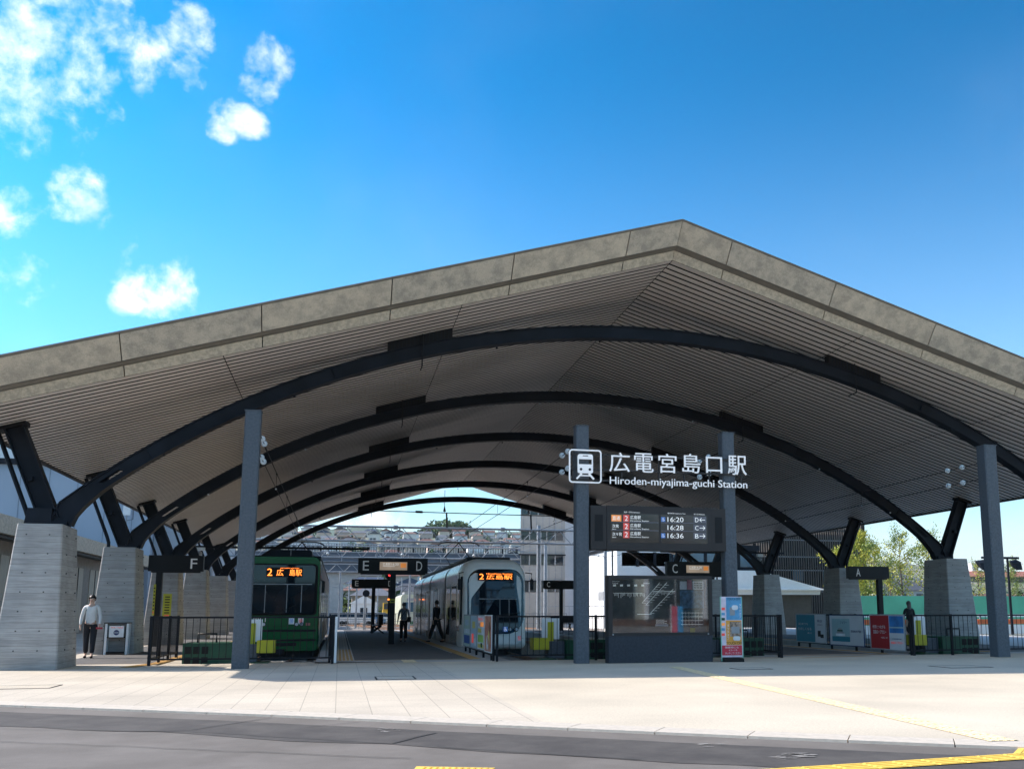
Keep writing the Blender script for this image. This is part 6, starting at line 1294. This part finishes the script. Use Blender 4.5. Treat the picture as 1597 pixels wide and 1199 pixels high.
# ------------------------------------------------------------------ yard clutter: cars, digger, hut
def car(x, y, rz, m, label):
    t = thing('parked_car', (x, y, -.36), label, 'car', 'cars parked beyond the tram yard'); t.rotation_euler.z = rz
    def L_(b, n): o = b.build(n, t); [setattr(v, 'co', v.co+Vector(t['_o'])) for v in o.data.vertices]; return o
    b = MB(); b.loft([[(px_, s*.85, z) for px_, z in P] for s, P in ((-1, [(-2.1, .3), (2.1, .3), (2.15, .75), (1.2, .95), (-2.0, 1.0), (-2.15, .7)]), (1, [(-2.1, .3), (2.1, .3), (2.15, .75), (1.2, .95), (-2.0, 1.0), (-2.15, .7)]))], m); b.sm = [False]*len(b.sm); L_(b, 'body')
    b = MB(); b.hull8([(-1.8, -.8, .96), (1.15, -.8, .94), (1.15, .8, .94), (-1.8, .8, .96)], [(-1.5, -.65, 1.5), (.4, -.65, 1.5), (.4, .65, 1.5), (-1.5, .65, 1.5)], 'glassdark'); L_(b, 'cabin'); b = MB(); b.box(-1.45, .38, -.62, .62, 1.505, 1.54, m); L_(b, 'roof')
    for sx in (-1.3, 1.3):
        for sy in (-.82, .82): b = MB(); b.disc((sx, sy, .3), (0, 1, 0), .3, .18, 'black', 12); L_(b, 'wheel')
cm = [mat('car_paint_white', (.75, .75, .76), .25), mat('car_paint_silver', (.45, .46, .48), .25, metal=.5), mat('car_paint_blue', (.10, .22, .40), .25)]
for i, (px_, Y, c, lab) in enumerate([(519, 118, 0, 'white car parked left of the viaduct column'), (541, 122, 1, 'silver car parked below the viaduct column'), (560, 118, 0, 'white car parked left of the yellow digger'), (577, 124, 2, 'blue car parked behind the yellow digger'), (598, 126, 0, 'white car parked behind the E and D sign posts'), (616, 130, 1, 'silver car parked left of the cream tram'), (528, 138, 2, 'blue car parked in the second row at the left'), (552, 140, 0, 'white car parked in the second row beside the hut')]): car(W(px_, 0, Y)[0], Y, random.choice((0, 3.14)), cm[c], lab)
t = thing('yellow_digger', (W(603, 0, 135)[0], 135, -.36), 'yellow excavator standing in the tram yard', 'excavator'); x = W(603, 0, 135)[0]; yel = mat('digger_yellow', (.75, .45, .03), .5)
MB().box(x-.4, x+1.6, 134.20, 135.90, .5, 1.5, yel).build('housing', t); f = MB().box(x-.35, x+.5, 134.10, 135.20, 1.5, 2.5, yel).build('cab', t); MB().box(x-.25, x+.4, 134.04, 134.09, 1.6, 2.4, 'glassdark').build('window', f)
for s in (134.0, 135.6): MB().prismY(rrect(x+.6, .1, 1.3, .38, .3, .3), s, s+.5, 'black').build('track', t)
b = MB(); b.bar((x+1.4, 134.9, 1.3), (x+3.0, 134.9, 2.9), .3, .35, yel); b.bar((x+3.0, 134.9, 2.9), (x+4.2, 134.9, 1.2), .25, .28, yel); b.build('arm', t); MB().prismY([(x+3.9, .6), (x+4.7, .6), (x+4.5, 1.3), (x+4.1, 1.3)], 134.6, 135.2, 'steel').build('bucket', t)
t = thing('yellow_truck', (W(620, 0, 140)[0], 140, -.36), 'small yellow works truck behind the posts of the E and D signs', 'truck'); x = W(620, 0, 140)[0]
MB().box(x-.2, x+2.6, 139.4, 141, .2, 1.0, yel).build('bed', t); f = MB().box(x-1.5, x-.25, 139.4, 141, .1, 1.7, 'white').build('cab', t); MB().box(x-1.4, x-.5, 139.35, 139.39, .9, 1.5, 'glassdark').build('window', f)
for q in (-.9, 1.8): MB().disc((x+q, 139.4, -.02), (0, 1, 0), .34, .25, 'black').build('wheel', t)
t = thing('white_hut', (W(568, 0, 145)[0], 146, -.4), 'small white hut with a gabled roof beyond the parked cars', 'hut'); x, z = W(568, 928, 144)
MB().box(x-1.8, x+1.8, 144, 148, -.4, z-1.2, 'white').build('wall', t); b = MB(); b.prismY([(x-2.1, z-1.2), (x+2.1, z-1.2), (x, z)], 143.8, 148.2, 'white'); b.build('roof', t); MB().box(x-.5, x+.5, 143.9, 143.98, z-3.2, z-1.8, 'glassdark').build('window', t)
# street behind the camera (seen only in reflections)
t = thing('opposite_building', (-4, -34, 0), 'brown building across the road behind the camera, seen only as a reflection', 'building')
MB().box(-24, 4, -46, -34, 0, 8.5, mat('opposite_wall', (.13, .10, .08), .8)).build('wall', t); MB().box(-24.4, 4.4, -46.4, -33.6, 8.51, 8.9, 'steel').build('roof', t)
for k in range(6): MB().box(-22.5+k*4.4, -19.8+k*4.4, -33.98, -33.9, .6, 3.0, 'glassdark').build('window', t); MB().box(-22.5+k*4.4, -19.8+k*4.4, -33.98, -33.9, 4.9, 7.2, 'glassdark').build('window', t)
for px0_, px1_, ya_, yb_, Yf_, nm_ in ((1048, 1066, 945, 992, -3.0, 'low'), (1052, 1082, 797, 850, -34.5, 'tall')):
    yr_ = 2*23.0-Yf_; x0_, z1_ = W(px0_, ya_, yr_); x1_, z0_ = W(px1_, yb_, yr_); z0_ = max(z0_, .05); xm_ = (x0_+x1_)/2
    t = thing('vertical_banner', (xm_, Yf_, 0), nm_+' red and blue vertical banner behind the camera, seen only as a reflection', 'banner')
    MB().box(x0_, xm_, Yf_-.02, Yf_, z0_, z1_, mat('flag_red', (.75, .12, .18), .6)).build('red_cloth', t); MB().box(xm_+.01, x1_, Yf_-.02, Yf_, z0_, z1_, mat('flag_blue', (.05, .40, .75), .6)).build('blue_cloth', t); MB().box(x0_-.06, x0_-.02, Yf_-.04, Yf_, 0, z1_+.1, 'white').build('pole', t)
t = thing('opposite_shop', (20, -36, 0), 'pale shop with a brown base across the road behind the camera, seen only reflected', 'building')
MB().box(9, 38, -48, -36, 0, 6.0, mat('opposite_timber', (.42, .43, .36), .8)).build('wall', t); MB().prismY([(8, 6.01), (39, 6.01), (23.5, 9.5)], -48.5, -35.3, 'steel').build('roof', t)
MB().box(9, 38, -35.99, -35.85, 0, .55, mat('brown_base', (.16, .08, .05), .8)).build('base', t)
for k in range(5): MB().box(9.6+k*5.6, 10.0+k*5.6, -35.9, -35.7, .56, 6.0, 'white').build('column', t)
for k in range(5): MB().box(10.5+k*5.6, 14.2+k*5.6, -35.98, -35.9, .6, 4.2, 'glassdark').build('window', t)
# ------------------------------------------------------------------ air
hzb = MB(); hzb.box(-4000, 6000, -80, 5600, -1.6, 345, 'white')
hb = hzb.build('haze', kind='stuff'); hb.data.materials.clear(); hm = bpy.data.materials.new('pale_haze'); hm.use_nodes = True; N = hm.node_tree; N.nodes.clear(); o_ = N.nodes.new('ShaderNodeOutputMaterial'); pv = N.nodes.new('ShaderNodeVolumePrincipled'); pv.inputs['Density'].default_value = 6e-5; pv.inputs['Color'].default_value = (.86, .93, 1.0, 1); N.links.new(pv.outputs[0], o_.inputs['Volume']); hb.data.materials.append(hm)
tag(hb, 'faint pale haze in the air over the whole place', 'haze')
for o in bpy.data.objects:
    if '_o' in o: del o['_o']
